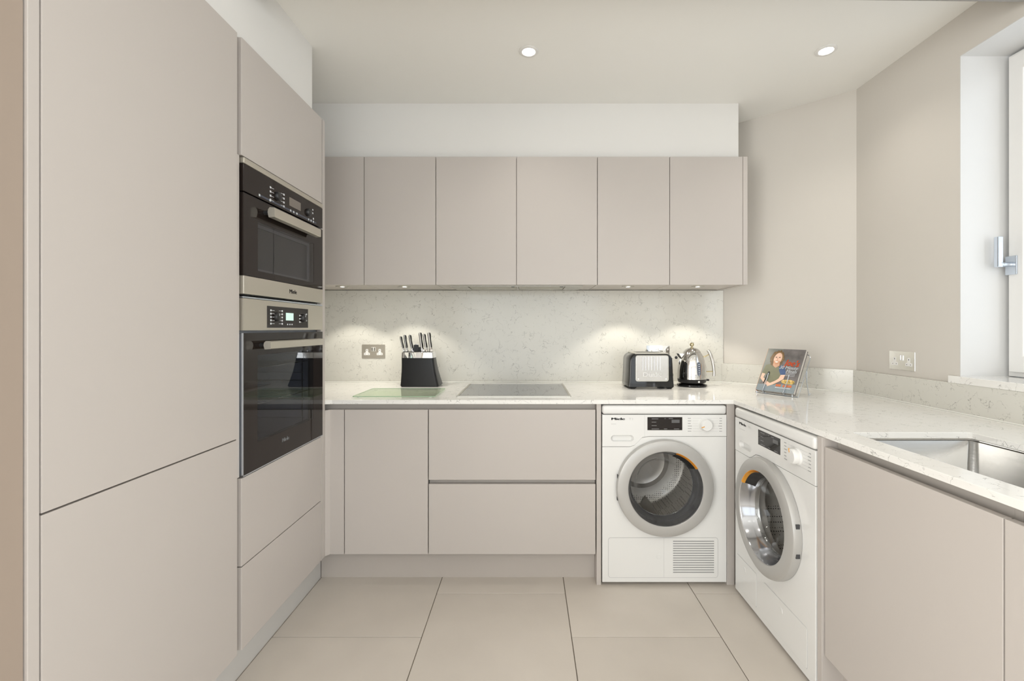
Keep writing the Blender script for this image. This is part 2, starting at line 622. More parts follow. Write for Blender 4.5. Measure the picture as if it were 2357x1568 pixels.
# shallow downstand beam across the ceiling, its underside just enters the picture at top right
bm_ = B()
bm_.loft([[(-0.98, y, ZC - 0.002), (-0.98, y, 2.412), (1.76, y, 2.3815), (1.76, y, ZC - 0.002)] for y in (1.50, 1.60)])
struct(bm_.build('trim_1', BEAM))

# side window: reveals lining, frame, sash, pane, handle, quartz sill
win = struct(thing('window_1', 'x', 'x', (1.95, 1.2, 1.7)))
del win['label'], win['category']
win.empty_display_size = 0.1
lin = B()
lin.prism([(WY0 + .0002, WZ0 + 0.001), (WY1 - 0.0002, WZ0 + 0.001), (WY1 - 0.0002, WZ1 - 0.0002), (WY0 + .0002, WZ1 - 0.0002)], RW, -0.0005, 0.30,
          holes=[[(WY0 + 0.004, WZ0 + 0.004), (WY1 - 0.003, WZ0 + 0.004), (WY1 - 0.003, WZ1 - 0.003), (WY0 + 0.004, WZ1 - 0.003)]])
lin.build('reveal_lining', REVEAL, win)
FX = 0.178
wf = B()
wf.prism(rrect(WY0 + .003, WY1 - 0.012, WZ0 + 0.022, WZ1 - 0.012, 0.001, 1), RW, FX + 0.008, FX + 0.06,
         holes=[[(WY0 + 0.06, WZ0 + 0.08), (WY1 - 0.06, WZ0 + 0.08), (WY1 - 0.06, WZ1 - 0.06), (WY0 + 0.06, WZ1 - 0.06)]])
fr_o = wf.build('window_frame', FRAMEW, win, bevel=0.002)
sh = B()
sh.prism([(WY0 + 0.012, WZ0 + 0.04), (WY1 - 0.024, WZ0 + 0.04), (WY1 - 0.024, WZ1 - 0.024), (WY0 + 0.012, WZ1 - 0.024)], RW, FX - 0.006, FX + 0.010,
         holes=[[(WY0 + 0.075, WZ0 + 0.105), (WY1 - 0.078, WZ0 + 0.105), (WY1 - 0.078, WZ1 - 0.09), (WY0 + 0.075, WZ1 - 0.09)]])
sash = sh.build('sash', FRAMEW, win, bevel=0.003)
B().box(1.762 + FX + 0.011, 1.762 + FX + 0.019, WY0 + 0.065, WY1 - 0.065, WZ0 + 0.085, WZ1 - 0.065).build('pane', PGLASS, win)
hx = 1.762 + FX - 0.006
hnd = B().box(hx - 0.008, hx, 1.800, 1.842, 1.450, 1.525).build('handle_plate', SATIN, sash, bevel=0.002)
hl = B()
hl.tube([(hx - 0.006, 1.820, 1.492), (hx - 0.040, 1.820, 1.490), (hx - 0.055, 1.820, 1.496)], 0.0095, 12)
hl.box(hx - 0.066, hx - 0.044, 1.812, 1.830, 1.480, 1.602)
hl.build('handle_lever', SATIN, hnd, bevel=0.003)
B().box(1.738, 1.762 + 0.29, WY0, WY1 + 0.028, WZ0 - 0.0095, WZ0 + 0.0195).build('sill', QH, win, bevel=0.0015)

fill_win2 = struct(thing('fill_window_rear', 'x', 'x', (0.1, -3.05, 1.3)))  # unseen rear glazing, added to let daylight in
del fill_win2['label'], fill_win2['category']
w2 = B()
w2.prism([(-1.3, .25), (1.5, .25), (1.5, 2.35), (-1.3, 2.35)], RB, 0.05, 0.10,
         holes=[[(-1.23, .32), (0.07, .32), (0.07, 2.28), (-1.23, 2.28)], [(0.13, .32), (1.43, .32), (1.43, 2.28), (0.13, 2.28)]])
w2.build('window_frame', FRAMEW, fill_win2)
for a, b in ((-1.23, 0.07), (0.13, 1.43)):
    B().box(a, b, -3.08, -3.075, .32, 2.28).build('pane', PGLASS, fill_win2)

fill_win3 = struct(thing('fill_window_left', 'x', 'x', (-1.65, -1.35, 1.3)))  # unseen left opening, added to light the right-hand doors
del fill_win3['label'], fill_win3['category']
B().prism([(-2.7, .25), (0.0, .25), (0.0, 2.35), (-2.7, 2.35)], LW, 0.03, 0.08,
          holes=[[(-2.63, .32), (-1.38, .32), (-1.38, 2.28), (-2.63, 2.28)], [(-1.32, .32), (-0.07, .32), (-0.07, 2.28), (-1.32, 2.28)]]).build('window_frame', FRAMEW, fill_win3)
for a, b in ((-2.63, -1.38), (-1.32, -0.07)):
    B().box(-1.66, -1.655, a, b, .32, 2.28).build('pane', PGLASS, fill_win3)

fill_win4 = struct(thing('fill_window_right', 'x', 'x', (1.9, -1.5, 1.3)))  # unseen right opening, added to light the left-hand doors
del fill_win4['label'], fill_win4['category']
B().prism([(-2.7, .25), (-0.3, .25), (-0.3, 2.35), (-2.7, 2.35)], RW, 0.2, 0.26,
          holes=[[(-2.63, .32), (-1.53, .32), (-1.53, 2.28), (-2.63, 2.28)], [(-1.47, .32), (-0.37, .32), (-0.37, 2.28), (-1.47, 2.28)]]).build('window_frame', FRAMEW, fill_win4)
for a, b in ((-2.63, -1.53), (-1.47, -0.37)):
    B().box(1.99, 1.995, a, b, .32, 2.28).build('pane', PGLASS, fill_win4)

# ------------------------------------------------------------------ recessed ceiling lights
def downlight(x, y, label, energy):
    t = thing('downlight', label, 'ceiling light', (x, y, ZC), 0, 'recessed ceiling downlights')
    F = Frame((x, y, ZC), (1, 0, 0), (0, 1, 0), (0, 0, -1))
    B().rev([(0.045, 0.0), (0.045, 0.003), (0.042, 0.005), (0.031, 0.005), (0.029, 0.0025), (0.029, 0.0)], F, 40).build('trim_ring', BULK, t, smooth=True)
    B().rev([(0.0285, 0.0022), (0.0, 0.0032)], F, 32).build('lens', BULB, t)
    l = light('downlight_beam', 'SPOT', (x, y, ZC - 0.012), (0, 0, 0), energy, WARM, spot_size=math.radians(125), spot_blend=0.9, shadow_soft_size=0.04)
    return t

downlight(0.004, 2.108, 'round recessed ceiling downlight in the middle above the hob', DOWN_E)
downlight(1.373, 2.10, 'round recessed ceiling downlight at the right near the window wall', DOWN_E)
for x, y, lb in ((0.004, 0.75, 'added unseen ceiling downlight in the middle behind the beam'),
                 (1.373, 0.75, 'added unseen ceiling downlight beside the window behind the beam'),
                 (0.004, -1.0, 'added unseen ceiling downlight in the middle of the rear room'),
                 (1.373, -1.0, 'added unseen ceiling downlight at the right of the rear room')):
    downlight(x, y, lb, DOWN_E)  # fixtures out of view, added for the light they give

# ------------------------------------------------------------------ tall units on the left
XF = -0.967     # door face
XD = XF - 0.020
def lbox(b, y0, y1, z0, z1, x0=None, x1=None):
    return b.box(XD if x0 is None else x0, XF if x1 is None else x1, y0, y1, z0, z1)

BV = 0.0012
t = thing('tall_end_panel', 'narrow full-height greige end panel nearest the camera at far left', 'panel', (-1.27, 0.893, 0))
B().box(-1.58, XF, 0.8815, 0.9035, 0, 2.222).build('panel', LAC, t, bevel=BV)

t = thing('fridge_cabinet', 'tall greige handleless fridge freezer housing with two blank doors, left of the ovens', 'cabinet', (-1.28, 1.21, 0))
B().box(-1.58, XD - 0.004, 0.912, 1.512, 0.141, 2.221).build('carcass', LAC, t)
lbox(B(), 0.907, 1.518, 0.148, 0.8645).build('door', LAC, t, bevel=BV)
lbox(B(), 0.907, 1.518, 0.8685, 2.221).build('door', LAC, t, bevel=BV)

t = thing('oven_cabinet', 'tall greige housing around the two stacked ovens, blank door above, drawers below', 'cabinet', (-1.28, 1.84, 0))
ob = B()
ob.box(-1.58, XD - 0.004, 1.5205, 1.5385, 0.141, 2.221)
ob.box(-1.58, XD - 0.004, 2.132, 2.148, 0.141, 2.221)
ob.box(-1.58, -1.56, 1.539, 2.132, 0.141, 2.221)
ob.box(-1.56, XD - 0.004, 1.539, 2.132, 0.715, 0.731)
ob.box(-1.56, XD - 0.004, 1.539, 2.132, 1.826, 1.842)
ob.box(-1.56, XD - 0.004, 1.539, 2.132, 0.141, 0.157)
ob.box(-1.56, XD - 0.004, 1.539, 2.132, 2.205, 2.221)
ob.build('carcass', LAC, t)
B().box(-1.0, -0.972, 1.5195, 1.536, 0.735, 1.820).build('edge_strip', LAC, t)
lbox(B(), 1.541, 2.141, 1.823, 2.221).build('door', LAC, t, bevel=BV)
lbox(B(), 1.541, 2.129, 0.431, 0.7285).build('drawer', LAC, t, bevel=BV)
lbox(B(), 1.541, 2.129, 0.148, 0.427).build('drawer', LAC, t, bevel=BV)

t = thing('tall_end_panel', 'slim full-height greige panel between the oven housing and the back worktop', 'panel', (-1.27, 2.16, 0))
B().prism([(-1.58, 0), (-1.0475, 0), (-1.0475, 0.148), (XF, 0.148), (XF, 2.221), (-1.58, 2.221)], XZ, -2.174, -2.150).build('panel', LAC, t, bevel=BV)
t = thing('base_end_strip', 'slim greige filler strip standing between the ovens and the worktop', 'panel', (-0.98, 2.144, 0))
B().box(XD, XF, 2.132, 2.147, 0.148, 1.815).build('strip', LAC, t, bevel=BV)

t = tag(B().box(-1.045, -1.027, 0.905, 2.262, 0.0, 0.1395).build('plinth', simple('lit_plinth', (0.60, 0.585, 0.56, 1), 0.4, var=0.01)), 'grey plinth board under the tall oven and fridge housings', 'plinth')  # paler than the other plinths: window light put into its colour

# --- appliance fronts ---
OF = Frame((XF, 1.8415, 0), (0, 1, 0), (0, 0, 1), (1, 0, 0))     # a = along the wall, b = height

def handle(parent, z0, z1, half, mat=APST):
    b = B()
    zc = (z0 + z1) / 2
    h = (z1 - z0) / 2
    # rounded-back bar: outline in (c, z), extruded along a
    prof = [(0.026, zc - h), (0.030, zc - h * 1.0), (0.046, zc - h * 0.92), (0.048, zc - h * 0.8), (0.048, zc + h * 0.8), (0.046, zc + h * 0.92), (0.030, zc + h), (0.024, zc + h * 0.6), (0.022, zc), (0.024, zc - h * 0.6)]
    b.loft([[OF.P(a, z, c) for c, z in prof] for a in (-half, half)])
    bar = b.build('handle', mat, parent, smooth=True)
    for a in (-half + 0.012, half - 0.012):
        B().tube([OF.P(a, zc, 0.0), OF.P(a, zc, 0.028)], 0.008, 12).build('handle_mount', BLACK, bar, smooth=True)
    return bar

# compact oven / microwave
t = thing('microwave_oven', 'upper compact black glass oven with steel strip and bar handle', 'oven', (-1.2, 1.8415, 1.354))
B().box(-1.50, XF - 0.022, 1.548, 2.126, 1.352, 1.818).build('housing', BLACK, t)
B().box(-0.2965, 0.2985, 1.798, 1.8175, -0.02, 0.006, OF).build('top_trim', APST, t, bevel=0.002)
cp = B().box(-0.2965, 0.2985, 1.7035, 1.797, -0.02, 0.004, OF).build('control_panel', OVBLK, t, bevel=0.001)
dr = B().prism([(-0.2965, 1.418), (0.2985, 1.418), (0.2985, 1.698), (-0.2965, 1.698)], OF, -0.02, 0.004,
               holes=[rrect(-0.2145, 0.2115, 1.4415, 1.616, 0.003, 2)]).build('door', OVBLK, t)
B().prism(rrect(-0.2150, 0.2120, 1.441, 1.6165, 0.003, 2), OF, -0.004, 0.0030).build('door_glass', MGLASS, dr)
wi = B()
wi.prism(rrect(-0.2145, 0.2115, 1.4415, 1.616, 0.003, 2), OF, -0.021, -0.016, holes=[rrect(-0.199, 0.196, 1.453, 1.604, 0.004, 2)])
wi.build('window_mask', simple('mask_grey', (0.085, 0.085, 0.09, 1), 0.4, var=0.1), dr)
B().box(-0.199, 0.196, 1.453, 1.604, -0.026, -0.0225, OF).build('inner_screen', simple('mesh_screen', (0.30, 0.30, 0.305, 1), 0.45, var=0.2, scale=5), dr)
B().box(-0.2965, 0.2985, 1.354, 1.4165, -0.02, 0.005, OF).build('lower_strip', APST, t, bevel=0.0015)
handle(t, 1.640, 1.677, 0.1855)
text('Miele', 0.024, Frame(OF.P(-0.002, 1.378), (0, 1, 0), (0, 0, 1), (1, 0, 0)), 0.0055, 'logo', BLKP, t, heavy=0.0006, fit=0.058)
# control marks
def icon_rows(b, a0, z0, dz, n, left, ln=0.018, dot=0.0045, gap=0.0):
    for i in range(n):
        z = z0 - dz * i
        s_ = -1 if left else 1
        b.box(min(a0, a0 + s_ * ln), max(a0, a0 + s_ * ln), z - 0.0007, z + 0.0007, 0.0042, 0.0046, OF)
        c = a0 + s_ * (ln + dot * 1.1)
        b.box(c - dot, c + dot, z - dot * 0.8, z + dot * 0.8, 0.0042, 0.0046, OF)
b = B()
icon_rows(b, -0.112, 1.764, 0.0155, 4, True)
icon_rows(b, -0.064, 1.764, 0.0155, 4, False)
for a in (-0.205, -0.138, 0.010, 0.034, 0.060, 0.162, 0.184, 0.206):
    b.box(a - 0.004, a + 0.004, 1.7105, 1.7185, 0.0042, 0.0048, OF)
b.box(0.202, 0.210, 1.724, 1.732, 0.0042, 0.0048, OF)
b.box(0.196, 0.204, 1.763, 1.770, 0.0042, 0.0048, OF)
b.box(0.196, 0.204, 1.748, 1.755, 0.0042, 0.0048, OF)
b.build('control_marks', WPRINT, cp)
B().box(-0.205, 0.235, 1.7110, 1.7180, 0.0036, 0.00415, OF).build('control_band', BLUEP, cp)
B().box(0.000, 0.092, 1.733, 1.767, 0.0038, 0.0045, OF).build('display', LCD, cp)
for a in (-0.088, 0.158):
    K = Frame(OF.P(a, 1.744, 0.004), (0, 1, 0), (0, 0, 1), (1, 0, 0))
    B().rev([(0.017, 0.0), (0.017, 0.006), (0.0145, 0.0105), (0.013, 0.0115), (0, 0.0115)], K, 28).build('knob', BLACK, cp, smooth=True)

# oven
t = thing('wall_oven', 'lower black glass oven with steel control panel, larger of the two ovens', 'oven', (-1.2, 1.8415, 0.735))
hb = B()
hb.box(-1.50, XF - 0.022, 1.548, 2.126, 0.733, 0.765)
hb.box(-1.50, XF - 0.022, 1.548, 2.126, 1.200, 1.335)
hb.box(-1.50, XF - 0.022, 1.548, 1.585, 0.765, 1.200)
hb.box(-1.50, XF - 0.022, 2.090, 2.126, 0.765, 1.200)
hb.box(-1.50, -1.47, 1.585, 2.090, 0.765, 1.200)
hb.build('cavity', CAVITY, t)
rk = B()
for y in (1.593, 2.082):
    for z in (0.83, 0.865, 0.915, 0.95, 1.0, 1.035, 1.085, 1.12):
        rk.tube([(-1.02, y, z), (-1.44, y, z)], 0.0022, 6)
    for x in (-1.03, -1.43):
        rk.tube([(x, y, 0.81), (x, y, 1.14)], 0.0026, 6)
rk.build('shelf_rail', CHROME, t)
sg = B()
for z in (0.955, 1.09):
    sg.tube([(-1.00, 1.600, z), (-1.00, 2.075, z)], 0.0028, 6)
    for i in range(13):
        y = 1.61 + i * 0.0385
        sg.tube([(-1.00, y, z), (-1.43, y, z)], 0.0016, 5)
sg.build('wire_shelf', CHROME, t)
op = B().prism([(-0.2965, 1.2295), (0.2985, 1.2295), (0.2985, 1.339), (-0.2965, 1.339)], OF, -0.02, 0.004,
               holes=[[(-0.158, 1.2385), (0.158, 1.2385), (0.158, 1.320), (-0.158, 1.320)]]).build('control_panel', APST, t)
dp = B().box(-0.1575, 0.1575, 1.239, 1.3195, -0.01, 0.0034, OF).build('control_glass', OVBLK, t)
B().box(-0.2965, 0.2985, 1.3405, 1.3460, -0.02, 0.002, OF).build('vent_trim', SATIN, t)
b = B()
icon_rows(b, -0.108, 1.304, 0.0125, 5, True, ln=0.020, dot=0.0042)
icon_rows(b, -0.078, 1.304, 0.0125, 5, False, ln=0.020, dot=0.0042)
icon_rows(b, 0.098, 1.290, 0.0135, 3, True, ln=0.010, dot=0.004)
icon_rows(b, 0.128, 1.297, 0.0135, 3, False, ln=0.010, dot=0.004)
for a in (-0.013, 0.004, 0.021):
    b.box(a - 0.003, a + 0.003, 1.2495, 1.2545, 0.0036, 0.0048, OF)
b.build('control_marks', WPRINT, dp)
B().box(-0.025, 0.032, 1.268, 1.298, 0.0035, 0.0046, OF).build('screen', SCREEN, dp)
for a in (-0.093, 0.113):
    K = Frame(OF.P(a, 1.280, 0.0034), (0, 1, 0), (0, 0, 1), (1, 0, 0))
    B().rev([(0.017, 0.0), (0.017, 0.006), (0.0145, 0.0105), (0.013, 0.0115), (0, 0.0115)], K, 28).build('knob', BLACK, dp, smooth=True)
    b = B().box(-0.001, 0.001, 0.004, 0.013, 0.0114, 0.0120, K)
    b.build('knob_pointer', WPRINT, dp)
dr = B().prism([(-0.2965, 0.737), (0.2985, 0.737), (0.2985, 1.2205), (-0.2965, 1.2205)], OF, -0.02, 0.004,
               holes=[rrect(-0.2165, 0.2065, 0.831, 1.1405, 0.003, 2)]).build('door', OVBLK, t)
B().prism(rrect(-0.2170, 0.2070, 0.8305, 1.1410, 0.003, 2), OF, -0.012, 0.0035).build('door_glass', OGLASS, dr)
eb = B()
eb.box(-0.2985, 0.3, 0.7335, 0.7370, -0.02, 0.0045, OF)
eb.box(-0.2990, -0.2970, 0.737, 1.2205, -0.02, 0.0042, OF)
eb.build('door_edge', SATIN, dr)
handle(t, 1.161, 1.191, 0.2110)
text('Miele', 0.021, Frame(OF.P(-0.055, 0.790), (0, 1, 0), (0, 0, 1), (1, 0, 0)), 0.0046, 'logo', WPRINT, t, heavy=0.0006, fit=0.052)

# ------------------------------------------------------------------ back wall: slab, wall cupboards
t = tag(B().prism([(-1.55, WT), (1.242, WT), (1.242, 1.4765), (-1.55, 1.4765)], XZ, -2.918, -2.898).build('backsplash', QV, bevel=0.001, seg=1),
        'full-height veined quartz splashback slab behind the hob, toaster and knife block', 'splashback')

WC = [(-1.316, -0.9135, 'leftmost greige wall cupboard, partly hidden by the tall units'),
      (-0.9105, -0.5140, 'greige wall cupboard above the knife block, second from the left'),
      (0.3885, 0.7885, 'greige wall cupboard above the toaster, just right of the extractor cupboard'),
      (0.7915, 1.1965, 'rightmost greige wall cupboard above the kettle')]
def wall_unit(x0, x1, label, doors):
    t = thing('wall_cabinet', label, 'cupboard', ((x0 + x1) / 2, 2.73, 1.478), 0, 'handleless cupboards on the back wall')
    B().box(x0, x1, 2.564, 2.8975, 1.480, 2.191).build('carcass', LAC, t)
    for a, b in doors:
        B().box(a, b, 2.540, 2.560, 1.478, 2.192).build('door', LAC, t, bevel=BV)
    return t
for x0, x1, lb in WC:
    wall_unit(x0, x1, lb, [(x0, x1)])
wall_unit(-0.511, 0.3855, 'wide two-door greige cupboard housing the extractor above the hob', [(-0.511, -0.0645), (-0.0620, 0.3855)])
t = tag(B().box(1.1985, 1.2235, 2.540, 2.8975, 1.478, 2.192).build('wall_end_panel', LAC, bevel=BV),
        'slim greige end panel closing the right end of the wall cupboards', 'panel')

# cooker hood insert
t = thing('cooker_hood', 'flat built-in extractor hood set under the wide wall cupboard', 'extractor', (-0.06, 2.70, 1.478))
HF = Frame((0, 0, 1.4795), (1, 0, 0), (0, 1, 0), (0, 0, -1))
B().prism([(-0.44, 2.575), (0.312, 2.575), (0.312, 2.855), (-0.44, 2.855)], HF, 0, 0.006,
          holes=[[(-0.345, 2.60), (-0.065, 2.60), (-0.065, 2.83), (-0.345, 2.83)], [(-0.055, 2.60), (0.215, 2.60), (0.215, 2.83), (-0.055, 2.83)]]).build('hood_plate', HOODM, t)
for a, b_ in ((-0.345, -0.065), (-0.055, 0.215)):
    fl = B().box(a + 0.002, b_ - 0.002, 2.602, 2.828, -0.001, 0.003, HF).build('filter_panel', HOODF, t)
    B().box(b_ - 0.03, b_ - 0.012, 2.62, 2.65, 0.003, 0.006, HF).build('filter_latch', BLACK, fl)

def under_light(x, label):
    y = 2.655
    t = thing('under_cabinet_light', label, 'light', (x, y, 1.478), 0, 'small spotlights under the wall cupboards')
    F = Frame((x, y, 1.4800), (1, 0, 0), (0, 1, 0), (0, 0, -1))
    B().rev([(0.036, 0), (0.036, 0.002), (0.033, 0.0038), (0.0145, 0.0038), (0.0138, 0.0010)], F, 36).build('trim_ring', STEEL, t, smooth=True)
    B().rev([(0.0135, 0.0026), (0, 0.0034)], F, 24).build('lens', BULB, t)
    light('under_cabinet_beam', 'SPOT', (x, y, 1.470), (math.radians(0), 0, 0), UNDER_E, (1.0, 0.95, 0.84), spot_size=math.radians(103), spot_blend=0.35, shadow_soft_size=0.015)
under_light(-1.080, 'small round spotlight under the leftmost wall cupboard')
under_light(-0.717, 'small round spotlight under the cupboard above the knife block')
under_light(0.583, 'small round spotlight under the cupboard above the toaster')
under_light(0.989, 'small round spotlight under the cupboard above the kettle')

# ------------------------------------------------------------------ base units, back run
YF, YD = 2.196, 2.216
def back_body(t, x0, x1):
    B().box(x0, x1, 2.262, 2.86, 0.150, 0.8725).build('carcass', CHN, t)
t = thing('corner_filler', 'narrow angled greige filler panel in the left corner under the worktop', 'panel', (-0.92, 2.2, 0.148))
B().prism([(-0.967, 2.176), (-0.953, YF), (-0.8855, YF), (-0.8855, YD), (-0.962, YD), (-0.985, 2.176)], XY, 0.148, 0.844).build('panel', LAC, t, bevel=0.0006)
tag(B().box(-1.0, 0.3300, 2.236, 2.2615, 0.79, 0.8725).build('finger_rail', CHN), 'long recessed greige finger rail under the front edge of the back worktop', 'rail')
t = thing('base_cabinet', 'single-door greige base cupboard left of the wide drawers', 'cabinet', (-0.68, 2.5, 0.148))
back_body(t, -0.882, -0.4825)
B().box(-0.882, -0.4815, YF, YD, 0.148, 0.844).build('door', LAC, t, bevel=BV)
t = thing('drawer_cabinet', 'wide greige two-drawer base unit under the hob', 'cabinet', (-0.08, 2.5, 0.148))
back_body(t, -0.4785, 0.3270)
B().box(-0.4775, 0.3255, YF, YD, 0.506, 0.844).build('drawer', LAC, t, bevel=BV)
B().box(-0.4775, 0.3255, YF, YD, 0.148, 0.4855).build('drawer', LAC, t, bevel=BV)
B().box(-0.4785, 0.3270, 2.226, 2.2615, 0.465, 0.53).build('channel', CHN, t)
t = thing('dryer_side_panel', 'slim upright greige panel between the wide drawers and the dryer', 'panel', (0.342, 2.5, 0))
B().box(0.3310, 0.3530, YF, 2.86, 0, 0.8725).build('panel', LAC, t, bevel=BV)
t = thing('corner_post', 'greige upright corner post between the two laundry machines', 'panel', (0.976, 2.5, 0))
B().box(0.9575, 0.9950, YF, 2.80, 0, 0.8725).build('post', LAC, t, bevel=BV)
B().box(0.9955, 1.60, 2.215, 2.235, 0, 0.8725).build('return_board', LAC, t)
tag(B().box(-1.026, 0.3305, 2.265, 2.283, 0, 0.1475).build('plinth', PLI), 'long grey plinth board under the back wall base units', 'plinth')

# ------------------------------------------------------------------ right run
XR = 0.985
t = thing('washer_side_panel', 'slim upright greige panel between the washing machine and the sink unit', 'panel', (1.3, 1.53, 0))
B().box(0.978, 1.70, 1.5175, 1.5415, 0, 0.8725).build('panel', LAC, t, bevel=BV)
t = thing('sink_cabinet', 'wide greige single-door unit under the sink', 'cabinet', (1.3, 1.23, 0.148))
sb = B()
sb.box(1.03, 1.70, 1.4985, 1.5155, 0.15, 0.8725)
sb.box(1.03, 1.70, 0.9475, 0.9645, 0.15, 0.8725)
sb.box(1.03, 1.70, 0.965, 1.498, 0.15, 0.166)
sb.box(1.03, 1.045, 0.965, 1.498, 0.78, 0.8725)
sb.build('carcass', CHN, t)
B().box(XR, XR + 0.02, 0.9460, 1.5130, 0.150, 0.8435).build('door', LAC, t, bevel=BV)
t = thing('near_base_cabinet', 'greige base cupboard at the right edge of the frame, nearest the camera', 'cabinet', (1.3, 0.64, 0.148))
B().box(1.03, 1.70, 0.33, 0.9445, 0.15, 0.8725).build('carcass', CHN, t)
B().box(XR, XR + 0.02, 0.33, 0.9425, 0.150, 0.8435).build('door', LAC, t, bevel=BV)
tag(B().box(1.050, 1.068, 0.33, 1.5170, 0, 0.1485).build('plinth', PLI), 'grey plinth board under the sink unit on the right', 'plinth')

# worktop with sink cut-out
wt_out = [(-1.58, 2.1755), (-0.9665, 2.1755), (-0.9365, 2.182), (0.984, 2.182), (0.984, 0.33), (1.7605, 0.33), (1.7605, 2.4455), (1.2345, 2.9165), (1.2345, 2.8975), (-1.58, 2.8975)]
wt_hole = rrect(1.068, 1.460, 0.955, 1.505, 0.012, 4)
wt = tag(B().prism(wt_out, XY, WT - 0.020, WT, holes=[wt_hole]).build('worktop', QH, bevel=0.0015, seg=2, angle=50),
         'L-shaped white quartz worktop with fine grey veins running round the corner', 'worktop')
# pale bead where the slabs meet the worktop
struct(B().box(-1.55, 1.236, 2.8915, 2.8978, WT - 0.0002, WT + 0.005).build('trim_2', BEAD, None, bevel=0.0015, seg=1))
struct(B().box(1.7335, 1.7398, 0.34, 2.434, WT - 0.0002, WT + 0.005).build('trim_3', BEAD, None, bevel=0.0015, seg=1))
struct(B().tube([(1.232, 2.8930, WT + 0.002), (1.7365, 2.4365, WT + 0.002)], 0.0034, 6).build('trim_4', BEAD, None))
# upstands
def off(p, q, d):
    v = Vector((q[0] - p[0], q[1] - p[1])).normalized()
    return Vector((-v.y, v.x)) * d
pA, pB = (1.2425, 2.9115), (1.7605, 2.4465)
n = off(pA, pB, -0.020)
pts = [pA, pB, (1.740, 2.4385), (pA[0] + n.x * 1.0, pA[1] + n.y * 1.0)]
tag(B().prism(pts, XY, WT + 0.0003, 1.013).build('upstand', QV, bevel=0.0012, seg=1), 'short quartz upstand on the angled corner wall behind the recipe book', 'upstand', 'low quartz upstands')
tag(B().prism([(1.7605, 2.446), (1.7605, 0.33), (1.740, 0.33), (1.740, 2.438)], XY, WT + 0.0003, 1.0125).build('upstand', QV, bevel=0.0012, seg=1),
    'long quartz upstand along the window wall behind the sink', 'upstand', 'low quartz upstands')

# sink bowl
t = thing('kitchen_sink', 'undermounted square stainless steel sink let into the worktop at right', 'sink', (1.264, 1.23, 0.70))
b = B()
lo = []
for z, ins, r in ((0.8725, -0.008, 0.022), (0.866, 0.002, 0.020), (0.70, 0.004, 0.022), (0.686, 0.012, 0.024), (0.682, 0.03, 0.03)):
    lo.append([(x, y, z) for x, y in rrect(1.066 + ins, 1.462 - ins, 0.968 + ins, 1.496 - ins * 0.5, r, 6)])
b.loft(lo, cap=False)
b.bm.faces.new([b.bm.verts.new(p) for p in [(x, y, 0.682) for x, y in rrect(1.096, 1.432, 0.998, 1.481, 0.03, 6)]])
b.build('bowl', SINKS, t, smooth=True)
rim = B().prism(rrect(1.050, 1.478, 0.9665, 1.4965, 0.01, 2), XY, 0.8700, 0.8726, holes=[rrect(1.068, 1.4600, 0.970, 1.494, 0.018, 3)])
rim.build('rim', SINKS, t)
D = Frame((1.30, 1.23, 0.6825), (1, 0, 0), (0, 1, 0), (0, 0, 1))
B().rev([(0.045, 0), (0.043, 0.003), (0.032, 0.002), (0.03, 0.0), (0, 0.0)], D, 32).build('drain', CHROME, t, smooth=True)

# hob
t = thing('induction_hob', 'flat dark glass hob with a thin steel rim set on the back worktop', 'hob', (-0.07, 2.53, WT))
B().prism(rrect(-0.3575, 0.2165, 2.279, 2.786, 0.004, 2), XY, WT, WT + 0.0045, holes=[rrect(-0.3465, 0.2055, 2.290, 2.775, 0.003, 2)]).build('rim', STEEL, t)
B().prism(rrect(-0.3463, 0.2053, 2.2902, 2.7748, 0.003, 2), XY, WT, WT + 0.0035).build('glass', HOBGL, t)

